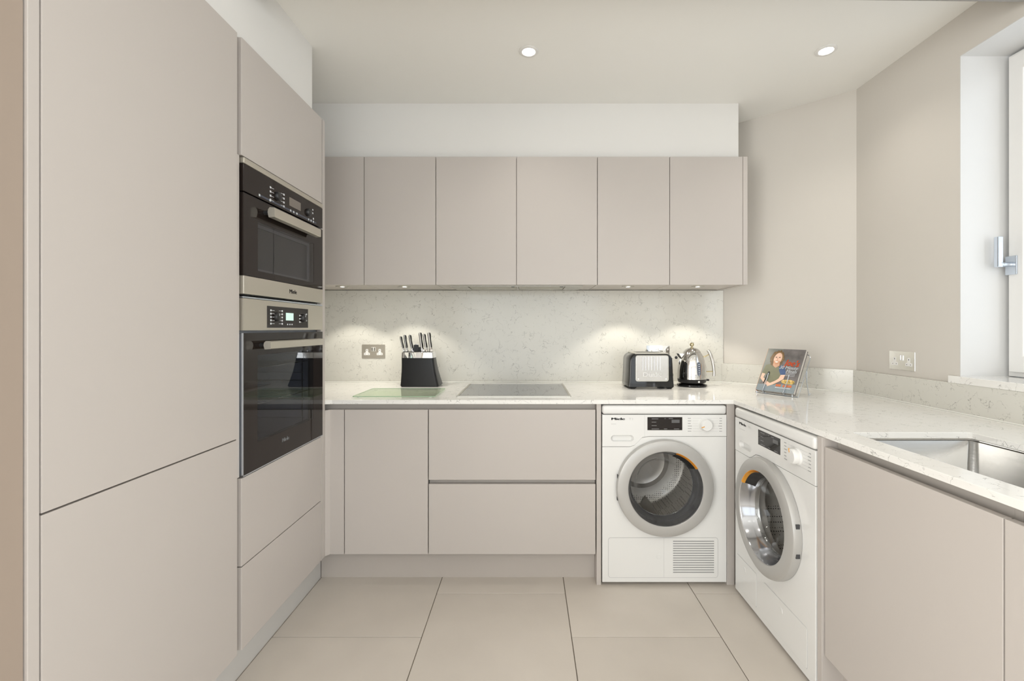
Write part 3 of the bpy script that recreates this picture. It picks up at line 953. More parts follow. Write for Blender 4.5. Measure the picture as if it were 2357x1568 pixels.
# ------------------------------------------------------------------ laundry machines (local: x right, y back, z up, front plane y = 0)
def machine(name, label, loc, rotz, washer, sub):
    t = thing(name, label, 'dryer' if not washer else 'washing machine', loc, rotz, 'white front-loading laundry machines')
    W = 0.2985
    F = Frame((0, 0, 0), (1, 0, 0), (0, 0, 1), (0, -1, 0))
    DC = (-0.003, 0.4745)
    # case: hollow box open to the front
    b = B()
    b.box(-W, -W + 0.006, 0.021, 0.60, 0.016, 0.82)
    b.box(W - 0.006, W, 0.021, 0.60, 0.016, 0.82)
    b.box(-W + 0.006, W - 0.006, 0.594, 0.60, 0.016, 0.82)
    b.box(-W + 0.006, W - 0.006, 0.021, 0.594, 0.016, 0.03)
    b.build('case', APPW, t, local=True)
    for sx in (-1, 1):
        for y in (0.06, 0.55):
            B().rev([(0.02, 0), (0.02, 0.010), (0.012, 0.012), (0.012, 0.017)], Frame((sx * 0.25, y, 0), (1, 0, 0), (0, 1, 0), (0, 0, 1)), 16).build('foot', BLACK, t, local=True)
    B().box(-W, W, -0.004, 0.60, 0.8225, 0.866).build('lid', APPW, t, local=True, bevel=0.012, seg=4, smooth=True)
    hole = [(DC[0] + 0.19 * math.cos(2 * math.pi * i / 48), DC[1] + 0.19 * math.sin(2 * math.pi * i / 48)) for i in range(48)]
    zr = 0.716 if not washer else 0.700
    zl = 0.667
    low = [(-W, 0.016), (W, 0.016), (W, zr - 0.001), (-0.075, zr - 0.001), (-0.108, zr - 0.006), (-0.145, zl + 0.006), (-0.165, zl - 0.001), (-W, zl - 0.001)]
    B().prism(low, F, -0.021, 0, holes=[hole]).build('front_panel', APPW, t, local=True, bevel=0.0008, seg=1, angle=60)
    up = [(-W, zl + 0.001), (-0.164, zl + 0.001), (-0.143, zl + 0.008), (-0.107, zr - 0.004), (-0.075, zr + 0.001), (W, zr + 0.001), (W, 0.8205), (-W, 0.8205)]
    slot = rrect(-0.257, -0.147, 0.6925, 0.7215, 0.0144, 6)
    cp = B().prism(up, F, -0.021, 0.001, holes=[slot]).build('control_panel', APPW, t, local=True, bevel=0.0008, seg=1, angle=60)
    b = B()
    sl = rrect(-0.257, -0.147, 0.6925, 0.7215, 0.0144, 6)
    s2 = [(x, z) for x, z in rrect(-0.249, -0.155, 0.694, 0.716, 0.010, 6)]
    b.loft([[F.P(x, z, 0.0) for x, z in sl], [F.P(x, z, -0.016) for x, z in s2]], cap=False)
    b.flat(s2, F, -0.016)
    b.build('drawer_grip', APPW, cp, local=True)
    if not washer:
        B().box(-0.0955, -0.0945, zr + 0.002, 0.820, 0.0008, 0.0013, F).build('drawer_seam', LGREYP, cp, local=True)
    ds = B().box(-0.082, 0.085, 0.747, 0.8095, 0.0005, 0.0022, F).build('display', BLKGL, cp, local=True)
    b = B()
    b.box(0.034, 0.072, 0.782, 0.797, 0.0022, 0.0025, F)
    b.build('digit_window', simple('lcd_dim', (0.12, 0.12, 0.12, 1), 0.3), ds, local=True)
    b = B()
    for x0, x1, z in ((-0.062, -0.040, 0.7855), (-0.062, -0.038, 0.769), (-0.062, -0.030, 0.8010), (-0.062, -0.026, 0.7530), (-0.003, 0.013, 0.7530), (0.045, 0.070, 0.7530), (0.0, 0.005, 0.8025), (0.020, 0.040, 0.8025)):
        b.box(x0, x1, z - 0.0008, z + 0.0008, 0.0022, 0.0025, F)
    b.build('display_marks', GREYP, ds, local=True)
    dx, dz = 0.196, 0.7735
    K = Frame(F.P(dx, dz, 0.001), (1, 0, 0), (0, 0, 1), (0, -1, 0))
    kn = B().rev([(0.031, 0.0), (0.0305, 0.003), (0.0275, 0.006), (0.027, 0.022), (0.0245, 0.026), (0, 0.0265)], K, 40).build('dial', APPW, cp, local=True, smooth=True)
    a = math.radians(200 if not washer else 110)
    ca, sa = math.cos(a), math.sin(a)
    K2 = Frame(K.o, (ca, 0, sa), (-sa, 0, ca), (0, -1, 0))
    B().box(0.014, 0.0285, -0.0017, 0.0017, 0.024, 0.0272, K2).build('dial_pointer', ORANGE, kn, local=True)
    b = B()
    for i in range(6):
        z = 0.8035 - i * 0.0123
        for x0, x1 in ((0.112, 0.128), (0.262, 0.276)):
            j = random.uniform(-0.003, 0.004)
            b.box(x0 - (j if x0 > 0.2 else 0), x1 + (j if x0 < 0.2 else 0), z - 0.0013, z + 0.0013, 0.0008, 0.0014, F)
    b.build('programme_names', GREYP, cp, local=True)
    b = B()
    for i in range(6):
        z = 0.8035 - i * 0.0123
        w = math.sqrt(max(0.0, 0.034 ** 2 - (z - dz) ** 2)) if abs(z - dz) < 0.034 else 0.012
        b.box(0.135, dx - w, z - 0.0004, z + 0.0004, 0.0008, 0.0013, F)
        b.box(dx + w, 0.258, z - 0.0004, z + 0.0004, 0.0008, 0.0013, F)
    b.build('programme_lines', LGREYP, cp, local=True)
    T = lambda x, z: Frame(F.P(x, z, 0), (1, 0, 0), (0, 0, 1), (0, -1, 0))
    text('Miele', 0.0165, T(-0.256, 0.7955), 0.0014, 'logo', BLKP, cp, heavy=0.0009, local=True, fit=0.066)
    text('T1' if not washer else 'W1', 0.0145, T(-0.172, 0.7955), 0.0014, 'model_mark', LGREYP, cp, local=True, fit=0.020)
    b = B()
    b.box(-0.256, -0.232 if not washer else -0.205, 0.7755, 0.7775, 0.0008, 0.0014, F)
    b.build('small_print', LGREYP, cp, local=True)
    # service flaps
    if not washer:
        g_out = rrect(-0.268, 0.255, 0.040, 0.2285, 0.010, 4)
        b = B().prism(rrect(-0.2705, 0.2575, 0.0375, 0.2310, 0.012, 4), F, -0.001, 0.0004, holes=[g_out])
        b.build('flap_seam', LGREYP, t, local=True)
        holes = []
        for i in range(14):
            z = 0.2130 - i * 0.01145
            holes.append([(0.041, z - 0.0026), (0.238, z - 0.0026), (0.238, z + 0.0026), (0.041, z + 0.0026)])
        b = B().prism(g_out, F, 0.0, 0.0015, holes=holes)
        fl = b.build('service_flap', APPW, t, local=True)
        b = B().box(0.040, 0.240, 0.060, 0.218, 0.0, 0.0004, F).build('grille_backing', GREYP, fl, local=True)
        B().box(-0.0032, -0.0022, 0.040, 0.2285, 0.0013, 0.0018, F).build('flap_split', LGREYP, fl, local=True)
        B().rev([(0.012, 0), (0.011, 0.0012), (0, 0.0012)], Frame(F.P(-0.028, 0.140, 0.0015), (1, 0, 0), (0, 0, 1), (0, -1, 0)), 20).build('flap_button', APPW, fl, local=True)
    else:
        for x0, x1, bx in ((-0.283, -0.098, -0.205), (-0.040, 0.255, 0.09)):
            g_out = rrect(x0 + 0.002, x1 - 0.002, 0.045, 0.188, 0.008, 4)
            B().prism(rrect(x0, x1, 0.043, 0.190, 0.010, 4), F, -0.001, 0.0004, holes=[g_out]).build('flap_seam', LGREYP, t, local=True)
            fl = B().prism(g_out, F, 0.0, 0.0015).build('service_flap', APPW, t, local=True)
            B().rev([(0.012, 0), (0.011, 0.0012), (0, 0.0012)], Frame(F.P(bx, 0.150, 0.0015), (1, 0, 0), (0, 0, 1), (0, -1, 0)), 20).build('flap_button', APPW, fl, local=True)
    # porthole door
    R = Frame(F.P(DC[0], DC[1], 0), (1, 0, 0), (0, 0, 1), (0, -1, 0))
    ring = B().rev([(0.2290, 0.001), (0.2315, 0.010), (0.2310, 0.024), (0.2280, 0.0315), (0.2215, 0.0350), (0.2050, 0.0372), (0.1850, 0.0385), (0.1800, 0.0378), (0.1770, 0.0345)], R, 96).build('door', RING, t, local=True, smooth=True)
    B().rev([(0.1772, 0.0345), (0.1745, 0.030), (0.1640, -0.004), (0.1545, -0.034), (0.1510, -0.038)], R, 96).build('inner_rim', RIMST, ring, local=True, smooth=True)
    B().rev([(0.1510, -0.036), (0.1490, -0.022), (0.1420, -0.016), (0.1180, -0.055), (0.108, -0.100), (0.092, -0.122), (0.05, -0.132), (0.0, -0.134)], R, 72).build('door_glass', WGLASS, ring, local=True, smooth=True)
    a0, a1 = (math.radians(33), math.radians(73)) if not washer else (math.radians(100), math.radians(150))
    B().rev([(0.1795, 0.0378), (0.1775, 0.0362), (0.1715, 0.0240), (0.1700, 0.0260), (0.1735, 0.0372)], R, 24, a0=a0, a1=a1).build('door_grip', ORANGE, ring, local=True, smooth=True)
    B().rev([(0.1715, 0.0245), (0.1560, -0.004), (0.150, -0.012)], R, 24, a0=a0, a1=a1).build('grip_recess', BLACK, ring, local=True)
    sx = -1 if not washer else 1
    for k in (0.055, -0.050):
        a = math.asin((k) / 0.2305)
        B().box(sx * 0.2305 * math.cos(a) - 0.003, sx * 0.2305 * math.cos(a) + 0.003, k - 0.008, k + 0.008, 0.008, 0.022, R).build('hinge', DARK, ring, local=True)
    # seal and drum
    B().rev([(0.191, -0.003), (0.186, -0.030), (0.170, -0.045), (0.172, -0.075), (0.200, -0.085), (0.246, -0.088)], R, 64).build('door_seal', GASKET, t, local=True, smooth=True)
    B().rev([(0.246, -0.090), (0.246, -0.200), (0.240, -0.205), (0.240, -0.300), (0.246, -0.305), (0.246, -0.42), (0.235, -0.43), (0.16, -0.44)], R, 72).build('drum', DRUM, t, local=True, smooth=True)
    B().rev([(0.16, -0.4395), (0.13, -0.425), (0.10, -0.432), (0.0, -0.428)], R, 64).build('drum_back', DSTEEL, t, local=True, smooth=True)
    for k in range(3):
        a = math.radians(35 + 120 * k)
        c, s_ = math.cos(a), math.sin(a)
        Q = Frame(R.o, (c, 0, s_), (-s_, 0, c), (0, -1, 0))
        b = B()
        b.loft([[Q.P(0.246, -0.035 * k_, z), Q.P(0.246 - 0.031 * k_, -0.016 * k_, z), Q.P(0.246 - 0.050 * k_, 0, z), Q.P(0.246 - 0.031 * k_, 0.016 * k_, z), Q.P(0.246, 0.035 * k_, z)] for z, k_ in ((-0.10, 0.05), (-0.14, 0.7), (-0.26, 1), (-0.42, 1))])
        b.build('drum_paddle', DSTEEL, t, local=True, smooth=True)
    return t

machine('tumble_dryer', 'white front-loading dryer facing the camera with a slatted grille at its foot', (0.6562, 2.192, 0), 0, False, '')
machine('washing_machine', 'white front-loading washing machine seen side-on right of the corner post', (0.975, 1.845, 0), -math.pi / 2, True, '')

# ------------------------------------------------------------------ sockets
def socket(label, F, plate, switches):
    """F origin at plate centre, a right, b up, n outwards"""
    t = thing('wall_socket', label, 'socket', tuple(F.o), 0, 'double wall sockets')
    pl = B().prism(rrect(-0.0735, 0.0735, -0.044, 0.044, 0.002, 2), F, 0, 0.0035).build('plate', plate, t, bevel=0.0006, seg=1)
    for cx in (-0.041, 0.040):
        body = [(-0.0185, -0.023), (0.0185, -0.023), (0.0185, -0.010), (0.0075, -0.006), (0.0075, 0.012), (0.004, 0.0155), (-0.004, 0.0155), (-0.0075, 0.012), (-0.0075, -0.006), (-0.0185, -0.010)]
        so = B().prism([(cx + x, y) for x, y in body], F, 0.0, 0.0042).build('socket_insert', WPLAST, t)
        b = B()
        b.box(cx - 0.0016, cx + 0.0016, 0.004, 0.010, 0.0040, 0.0046, F)
        b.box(cx - 0.0125, cx - 0.0085, -0.0175, -0.0145, 0.0040, 0.0046, F)
        b.box(cx + 0.0085, cx + 0.0125, -0.0175, -0.0145, 0.0040, 0.0046, F)
        b.build('pin_holes', DARK, so)
    B().prism(rrect(-0.0135, 0.0135, 0.001, 0.027, 0.001, 2), F, 0.0, 0.0040).build('switch_surround', WPLAST, t)
    for cx in (-0.0072, 0.0072):
        B().box(cx - 0.0045, cx + 0.0045, 0.003, 0.025, 0.003, 0.0065, F).build('switch', switches, t, bevel=0.001, seg=1)
    return t

socket('double socket in a satin steel plate on the splashback left of the knife block', Frame((-0.980, 2.898, 1.0885), (1, 0, 0), (0, 0, 1), (0, -1, 0)),
       simple('satin_nickel_plate', (0.50, 0.465, 0.40, 1), 0.35, 0.6, var=0.02), STEEL)
socket('polished double socket on the splashback half hidden by the toaster', Frame((0.826, 2.898, 1.0830), (1, 0, 0), (0, 0, 1), (0, -1, 0)), CHROME, CHROME)
socket('polished double socket on the right wall beside the window', Frame((1.762, 2.146, 1.0835), (0, -1, 0), (0, 0, 1), (-1, 0, 0)), CHROME, CHROME)

# ------------------------------------------------------------------ glass cutting board
t = thing('cutting_board', 'green-tinted clear glass cutting board lying in front of the knife block', 'board', (-0.665, 2.395, WT))
B().prism(rrect(-0.865, -0.459, 2.246, 2.544, 0.008, 4), XY, WT + 0.0042, WT + 0.0085).build('glass_sheet', BGLASS, t)
B().prism(rrect(-0.8655, -0.4585, 2.2455, 2.5445, 0.008, 4), XY, WT + 0.0045, WT + 0.0082, holes=[rrect(-0.8640, -0.4600, 2.2470, 2.5430, 0.008, 4)]).build('glass_edge', BEDGE, t)
for x in (-0.84, -0.485):
    for y in (2.27, 2.52):
        B().rev([(0.008, 0), (0.008, 0.0042)], Frame((x, y, WT), (1, 0, 0), (0, 1, 0), (0, 0, 1)), 16).build('foot', WPLAST, t)

# ------------------------------------------------------------------ knife block and knives
t = thing('knife_block', 'tapering matt black knife block with a polished steel collar', 'knife block', (-0.635, 2.72, WT))
def kb_loop(x0, x1, y0, y1, z, r):
    return [(x, y, z) for x, y in rrect(x0, x1, y0, y1, r, 5)]
loops = []
for s in (0, 0.06, 0.25, 0.5, 0.75, 1.0):
    z = WT + 0.006 + s * 0.164
    bow = 0.010 * math.sin(math.pi * min(1, s * 1.0)) * 0.5
    loops.append(kb_loop(-0.746 + bow * 0.3, -0.520 - 0.037 * s - bow, 2.656 + 0.026 * s + bow, 2.800 - 0.020 * s, z, 0.016))
kb = B().loft(loops).build('body', SATBLK, t, smooth=True)
B().prism(rrect(-0.742, -0.526, 2.662, 2.795, 0.012, 4), XY, WT, WT + 0.0065).build('base', BLACK, t)
cl = B()
cl.loft([kb_loop(-0.7475, -0.5555, 2.680, 2.782, WT + 0.168, 0.014), kb_loop(-0.7465, -0.5600, 2.685, 2.779, WT + 0.200, 0.014), kb_loop(-0.744, -0.563, 2.689, 2.776, WT + 0.203, 0.013)])
cl.build('collar', CHROME, t, smooth=True)
B().prism(rrect(-0.738, -0.570, 2.697, 2.768, 0.008, 3), XY, WT + 0.202, WT + 0.2045).build('slot_insert', BLACK, t)

KN = [((929.8, 808), (922.6, 775.5), 'short steak knife handle, leftmost in the knife block', 0.80),
      ((937, 810), (931.9, 772), 'black and steel knife handle, second from the left in the block', 1.0),
      ((950, 810), (943.5, 772), 'black and steel knife handle just left of the block centre', 1.0),
      ((972.6, 806), (967.0, 766.3), 'tall black and steel knife handle just right of the block centre', 1.1),
      ((982.5, 808), (976.2, 769.5), 'black and steel knife handle, second from the right in the block', 1.05),
      ((992.5, 805), (987.5, 766.3), 'tall black and steel knife handle, rightmost in the knife block', 1.1)]
for i, (pb, pt, lb, k) in enumerate(KN):
    Y = 2.730 + (0.012 if i in (1, 4) else -0.006)
    w = lambda p, Y: Vector(((p[0] - 1215) * Y / FPX, Y, CAM_H - (p[1] - 755) * Y / FPX))
    pT = w(pt, Y + 0.02)
    pB = w(pb, Y)
    pB.z = WT + 0.2045
    d = (pT - pB).normalized()
    t = thing('kitchen_knife', lb, 'knife', tuple(pB), 0, 'knives standing in the block')
    L = (pT - pB).length
    side = Vector((1, 0, 0)); side = (side - d * side.dot(d)).normalized()
    fwd = d.cross(side).normalized()
    F = Frame(pB, side, fwd, d)
    wd = 0.0084 * k
    def lp(s, ww, dd, sh=0.0):
        return [F.P(sh + ww * math.cos(q) * (1 if abs(math.cos(q)) > .5 else 1), dd * math.sin(q), L * s) for q in [math.radians(22.5 + 45 * j) for j in range(8)]]
    b = B().loft([lp(0.20, wd * 0.85, 0.012), lp(0.35, wd, 0.013), lp(0.65, wd * 0.92, 0.011, -0.001), lp(0.90, wd * 1.1, 0.013), lp(0.99, wd * 0.9, 0.011)])
    gr = b.build('grip', BLACK, t, smooth=True)
    b = B().loft([lp(-0.02, wd * 1.0, 0.010), lp(0.12, wd * 1.25, 0.0125), lp(0.20, wd * 0.95, 0.0125)])
    b.build('bolster', CHROME, t, smooth=True)
    b = B()
    b.loft([[F.P(-wd * 0.36, -0.0150, L * s), F.P(wd * 0.36, -0.0150, L * s), F.P(wd * 0.36, 0.0150, L * s), F.P(-wd * 0.36, 0.0150, L * s)] for s in (0.15, 0.55, 1.0)])
    b.build('tang', CHROME, t, bevel=0.0006, seg=1)
t = thing('kitchen_scissors', 'black plastic handles of scissors standing in the middle of the knife block', 'scissors', (-0.655, 2.735, WT + 0.2045))
b = B()
b.prism(rrect(-0.683, -0.655, WT + 0.2045, WT + 0.244, 0.004, 3), XZ, -2.745, -2.725)
b.build('handle', BLACK, t, bevel=0.002)
B().prism(rrect(-0.6545, -0.638, WT + 0.2045, WT + 0.231, 0.004, 3), XZ, -2.742, -2.722).build('handle', BLACK, t, bevel=0.002)
B().box(-0.674, -0.662, 2.728, 2.742, WT + 0.244, WT + 0.2485).build('tip', CHROME, t, bevel=0.001)

# ------------------------------------------------------------------ toaster
t = thing('toaster', 'glossy black toaster with a ribbed polished steel front plate', 'toaster', (0.70, 2.67, WT))
tx0, tx1, ty0, ty1 = 0.566, 0.829, 2.572, 2.765
# body: rounded-top outline in (x, z) extruded in y, ends flare slightly towards the feet
def tprof(sh, flare):
    pts = []
    z0, z1, r = WT + 0.012, WT + 0.200 - sh, 0.040
    x0, x1 = tx0 + 0.010 + sh, tx1 - 0.010 - sh
    pts.append((x0 - flare, z0)); pts.append((x1 + flare, z0))
    pts.append((x1 + flare * 0.5, z0 + 0.05))
    for i in range(9):
        a = math.radians(90 * i / 8)
        pts.append((x1 - r + r * math.cos(a), z1 - r + r * math.sin(a)))
    for i in range(9):
        a = math.radians(90 + 90 * i / 8)
        pts.append((x0 + r + r * math.cos(a), z1 - r + r * math.sin(a)))
    pts.append((x0 - flare * 0.5, z0 + 0.05))
    return pts
b = B()
b.loft([[(x, y, z) for x, z in tprof(sh, 0.008)] for y, sh in ((ty0, 0.010), (ty0 + 0.003, 0.004), (ty0 + 0.012, 0), (ty1 - 0.012, 0), (ty1 - 0.003, 0.004), (ty1, 0.010))])
b.build('body', GLOSSBLK, t, smooth=True)
TF = Frame((0, ty0, 0), (1, 0, 0), (0, 0, 1), (0, -1, 0))
b = B()
px0, px1 = 0.6090, 0.7900
out = rrect(px0, px1, WT + 0.046, WT + 0.188, 0.010, 4)
pl = B().prism(out, TF, -0.002, 0.004).build('front_plate', TPLATE, t, bevel=0.0015, seg=2)
bo = B()
bo.prism(rrect(px0 - 0.0025, px1 + 0.0025, WT + 0.0435, WT + 0.190, 0.012, 4), TF, -0.0015, 0.0045, holes=[rrect(px0 + 0.0005, px1 - 0.0005, WT + 0.0465, WT + 0.1875, 0.010, 4)])
bo.build('plate_border', STEEL, t)
b = B()
for i in range(7):
    x = 0.6470 + i * 0.01640
    b.loft([[TF.P(x + 0.0024 * math.cos(q), z, 0.004 + 0.0030 * max(0, math.sin(q))) for q in [math.radians(30 * j) for j in range(7)]] for z in (WT + 0.106, WT + 0.184)])
b.build('rib', CHROME, pl, smooth=True)
text('Dualit', 0.036, Frame(TF.P(0.6450, WT + 0.070), (1, 0, 0), (0, 0, 1), (0, -1, 0)), 0.0048, 'logo', simple('embossed_steel', (0.70, 0.69, 0.67, 1), 0.28, 0.7), pl, bold=0.0006, fit=0.104)
for x in (0.622, 0.778):
    B().rev([(0.004, 0), (0.0035, 0.002), (0, 0.0028)], Frame(TF.P(x, WT + 0.057, 0.004), (1, 0, 0), (0, 0, 1), (0, -1, 0)), 16).build('rivet', CHROME, pl, smooth=True)
tp = B().box(px0 - 0.004, px1 + 0.004, ty0 + 0.004, ty1 - 0.004, WT + 0.196, WT + 0.2035)
tp.build('top_plate', STEEL, t, bevel=0.003)
for y in (2.628, 2.682):
    B().box(0.628, 0.772, y, y + 0.030, WT + 0.2032, WT + 0.2040).build('bread_slot', DARK, t)
for x in (tx0 + 0.012, tx1 - 0.045):
    for y in (ty0 + 0.004, ty1 - 0.034):
        b = B().loft([[(x + 0.006, y + 0.004, WT), (x + 0.027, y + 0.004, WT), (x + 0.027, y + 0.026, WT), (x + 0.006, y + 0.026, WT)],
                      [(x - 0.008, y, WT + 0.0125), (x + 0.041, y, WT + 0.0125), (x + 0.041, y + 0.030, WT + 0.0125), (x - 0.008, y + 0.030, WT + 0.0125)]])
        b.build('foot', GLOSSBLK, t, bevel=0.001, seg=1)
lv = B().tube([(0.822, 2.645, 1.070), (0.842, 2.645, 1.070)], 0.003, 8).build('lever_arm', CHROME, t)
kx = (1556.5 - 1215) * 2.645 / FPX
B().rev([(0, -0.009), (0.006, -0.007), (0.009, 0), (0.006, 0.007), (0, 0.009)], Frame((kx, 2.645, 1.066), (1, 0, 0), (0, 0, 1), (0, -1, 0)), 20).build('lever_knob', BLACK, lv, smooth=True)
B().rev([(0.013, 0), (0.013, 0.010), (0.010, 0.014), (0, 0.014)], Frame((0.8265, 2.645, 0.965), (0, 1, 0), (0, 0, 1), (1, 0, 0)), 20).build('timer_dial', BLACK, t, smooth=True)
cb = B()
cb.tube([(0.826, 2.735, 0.945), (0.850, 2.750, 0.930), (0.862, 2.785, 0.905), (0.872, 2.83, WT + 0.004), (0.90, 2.86, WT + 0.004), (0.86, 2.885, WT + 0.004), (0.80, 2.884, 0.93), (0.785, 2.885, 1.02)], 0.003, 8)
tag(cb.build('power_cable', CABLE, smooth=True), 'thin dark power cable running behind the toaster to the socket', 'cable')

# ------------------------------------------------------------------ kettle
kc = (0.975, 2.712)
t = thing('kettle', 'polished steel dome kettle with a round knob on a black base', 'kettle', (kc[0], kc[1], WT))
KF = Frame((kc[0], kc[1], WT), (1, 0, 0), (0, 1, 0), (0, 0, 1))
B().rev([(0.0, 0.0), (0.078, 0.0), (0.086, 0.006), (0.085, 0.011), (0.074, 0.015), (0.0, 0.016)], KF, 56).build('power_base', GLOSSBLK, t, smooth=True)
B().rev([(0.0, 0.0185), (0.066, 0.0185), (0.078, 0.024), (0.081, 0.032), (0.0825, 0.045)], KF, 56).build('lower_band', SATBLK, t, smooth=True)
B().rev([(0.0828, 0.045), (0.0832, 0.060), (0.0825, 0.090), (0.0790, 0.120), (0.0725, 0.150), (0.0635, 0.178), (0.0540, 0.196), (0.0505, 0.2020)], KF, 64).build('body', KSTEEL, t, smooth=True)
B().rev([(0.0515, 0.2018), (0.0480, 0.2080), (0.0370, 0.2190), (0.0220, 0.2265), (0.0080, 0.2290), (0.0050, 0.2320)], KF, 56).build('lid', KSTEEL, t, smooth=True)
B().rev([(0.0045, 0.230), (0.0045, 0.2335), (0.0095, 0.2375), (0.0130, 0.2445), (0.0115, 0.2520), (0.0060, 0.2570), (0.0, 0.2580)], KF, 28).build('lid_knob', BRASS, t, smooth=True)
# spout: v-shaped wedge at left
sp = B()
def sl(s, w, z0, z1, x):
    return [(kc[0] - x, kc[1] - w, WT + z1), (kc[0] - x, kc[1] + w, WT + z1), (kc[0] - x + 0.010, kc[1] + w * 0.5, WT + z0), (kc[0] - x + 0.010, kc[1] - w * 0.5, WT + z0)]
sp.loft([sl(0, 0.024, 0.135, 0.192, 0.052), sl(0, 0.018, 0.155, 0.193, 0.074), sl(0, 0.011, 0.176, 0.195, 0.094)])
sp.build('spout', CHROME, t, bevel=0.002, smooth=True)
hd = B()
hp = [(0.094, 0.213), (0.101, 0.205), (0.112, 0.182), (0.122, 0.150), (0.129, 0.115), (0.132, 0.080), (0.1315, 0.058)]
hd.tube([(kc[0] + x, kc[1], WT + z) for x, z in hp], [0.0085, 0.0095, 0.010, 0.010, 0.010, 0.0095, 0.0085], 14)
hh = hd.build('handle', KSTEEL, t, smooth=True)
ha = B()
ha.tube([(kc[0] + 0.066, kc[1], WT + 0.172), (kc[0] + 0.082, kc[1], WT + 0.177), (kc[0] + 0.101, kc[1], WT + 0.187)], 0.0035, 8)
ha.tube([(kc[0] + 0.080, kc[1], WT + 0.085), (kc[0] + 0.100, kc[1], WT + 0.086), (kc[0] + 0.128, kc[1], WT + 0.086)], 0.0035, 8)
ha.build('handle_arm', BRASS, hh, smooth=True)
# water gauge on the front
gf = Frame((kc[0] + 0.012, kc[1], WT), (1, 0, 0), (0, 0, 1), (0, -1, 0))
b = B()
rr = lambda z: 0.0835 if z < 0.09 else 0.0835 - (z - 0.09) ** 1.5 * 0.42
lpz = [(0.068, 0.004), (0.074, 0.0085), (0.086, 0.0105), (0.120, 0.0100), (0.140, 0.0080), (0.146, 0.004)]
b.loft([[gf.P(-w, z, rr(z) - 0.004), gf.P(-w, z, rr(z) + 0.0005), gf.P(w, z, rr(z) + 0.0005), gf.P(w, z, rr(z) - 0.004)] for z, w in lpz])
gg = b.build('water_gauge', GAUGE, t)
b = B()
for z in (0.074, 0.086, 0.098, 0.110, 0.122, 0.134):
    b.box(-0.003, 0.004, z - 0.0016, z + 0.0016, rr(z) + 0.0006, rr(z) + 0.0014, gf)
b.build('gauge_marks', WPRINT, gg)
B().rev([(0.006, 0), (0.005, 0.002), (0, 0.0025)], Frame((kc[0] + 0.012, kc[1] - 0.0805, WT + 0.033), (1, 0, 0), (0, 0, 1), (0, -1, 0)), 20).build('power_button', WPLAST, t, smooth=True)
B().box(kc[0] + 0.074, kc[0] + 0.100, kc[1] - 0.010, kc[1] + 0.010, WT + 0.031, WT + 0.041).build('switch_lever', SATBLK, t, bevel=0.002)

# ------------------------------------------------------------------ recipe book on its wire stand
yaw, tilt, bw, bh, bz = -1.01367, 0.51365, 0.196, 0.2465, 0.9110
u = Vector((math.cos(yaw), math.sin(yaw), 0))
nn = Vector((math.sin(yaw), -math.cos(yaw), 0))
upv = Vector((0, 0, 1)) * math.cos(tilt) - nn * math.sin(tilt)
nv = u.cross(upv).normalized()
if nv.dot(nn) < 0:
    nv = -nv
bo_ = Vector((1.26227, 2.34071, bz))
BF = Frame(bo_ - u * bw / 2, u, upv, nv)
t = thing('recipe_book', 'upright recipe book with a smiling long-haired man on its grey cover', 'book', tuple(bo_))
TH = 0.022
B().box(0.003, bw - 0.003, 0.003, bh - 0.003, -TH + 0.002, -0.002, BF).build('pages', PAGES, t)
cvm = simple('cover_slate', (0.17, 0.155, 0.15, 1), 0.35, var=0.7, scale=26)
cv = B().box(0, bw, 0, bh, -0.002, 0, BF).build('front_cover', cvm, t)
B().box(0, bw, 0, bh, -TH, -TH + 0.002, BF).build('back_cover', cvm, t)
B().box(-0.0015, 0.0005, 0, bh, -TH, 0, BF).build('spine', simple('spine_orange', (0.65, 0.32, 0.16, 1), 0.5), t)
def cov(pts, c, mat, name):
    B().flat([(x * bw, (1 - y) * bh) for x, y in pts], BF, c * 0.00012).build(name, mat, cv)
def ell(cx, cy, rx, ry, n=18, j=0.0, a=0.0):
    r_ = random.Random(int(cx * 1000 + cy * 77))
    o = []
    for i in range(n):
        t_ = 2 * math.pi * i / n
        k = 1 + r_.uniform(-j, j)
        x, y = rx * k * math.cos(t_), ry * k * math.sin(t_)
        o.append((cx + x * math.cos(a) - y * math.sin(a), cy + x * math.sin(a) + y * math.cos(a)))
    return o
cs = lambda n_, r, g, b_, v=0.15, sc=60: simple(n_, srgb(r, g, b_), 0.4, var=v, scale=sc)
SKIN, HAIR, SHIRT = cs('print_skin', 236, 196, 172, 0.08), cs('print_hair', 112, 88, 58, 0.35, 120), cs('print_olive_shirt', 122, 122, 98, 0.15, 30)
NAVY = cs('print_blue_shirt', 66, 90, 130, 0.2, 40)
cov([(0.0, 0.0), (0.42, 0.0), (0.40, 0.45), (0.0, 0.9)], 1, cs('print_pale_grey', 128, 130, 124, 0.2, 14), 'cover_backdrop')
cov([(0.0, 0.86), (1, 0.80), (1, 1), (0, 1)], 2, cs('print_table', 140, 150, 155, 0.15, 40), 'cover_table')
cov([(0.07, 0.40), (0.22, 0.36), (0.46, 0.36), (0.61, 0.44), (0.66, 0.60), (0.56, 0.62), (0.55, 0.74), (0.46, 0.84), (0.30, 0.86), (0.20, 0.80), (0.17, 0.62), (0.03, 0.60)], 3, SHIRT, 'cover_shirt')
cov([(0.42, 0.38), (0.53, 0.39), (0.61, 0.44), (0.67, 0.60), (0.54, 0.61), (0.47, 0.52)], 4, NAVY, 'cover_sleeve')
cov(ell(0.33, 0.24, 0.185, 0.20, 46, 0.10), 5, HAIR, 'cover_hair')
HAIR2 = cs('print_hair_light', 160, 128, 84, 0.3, 150)
b = B()
rh = random.Random(8)
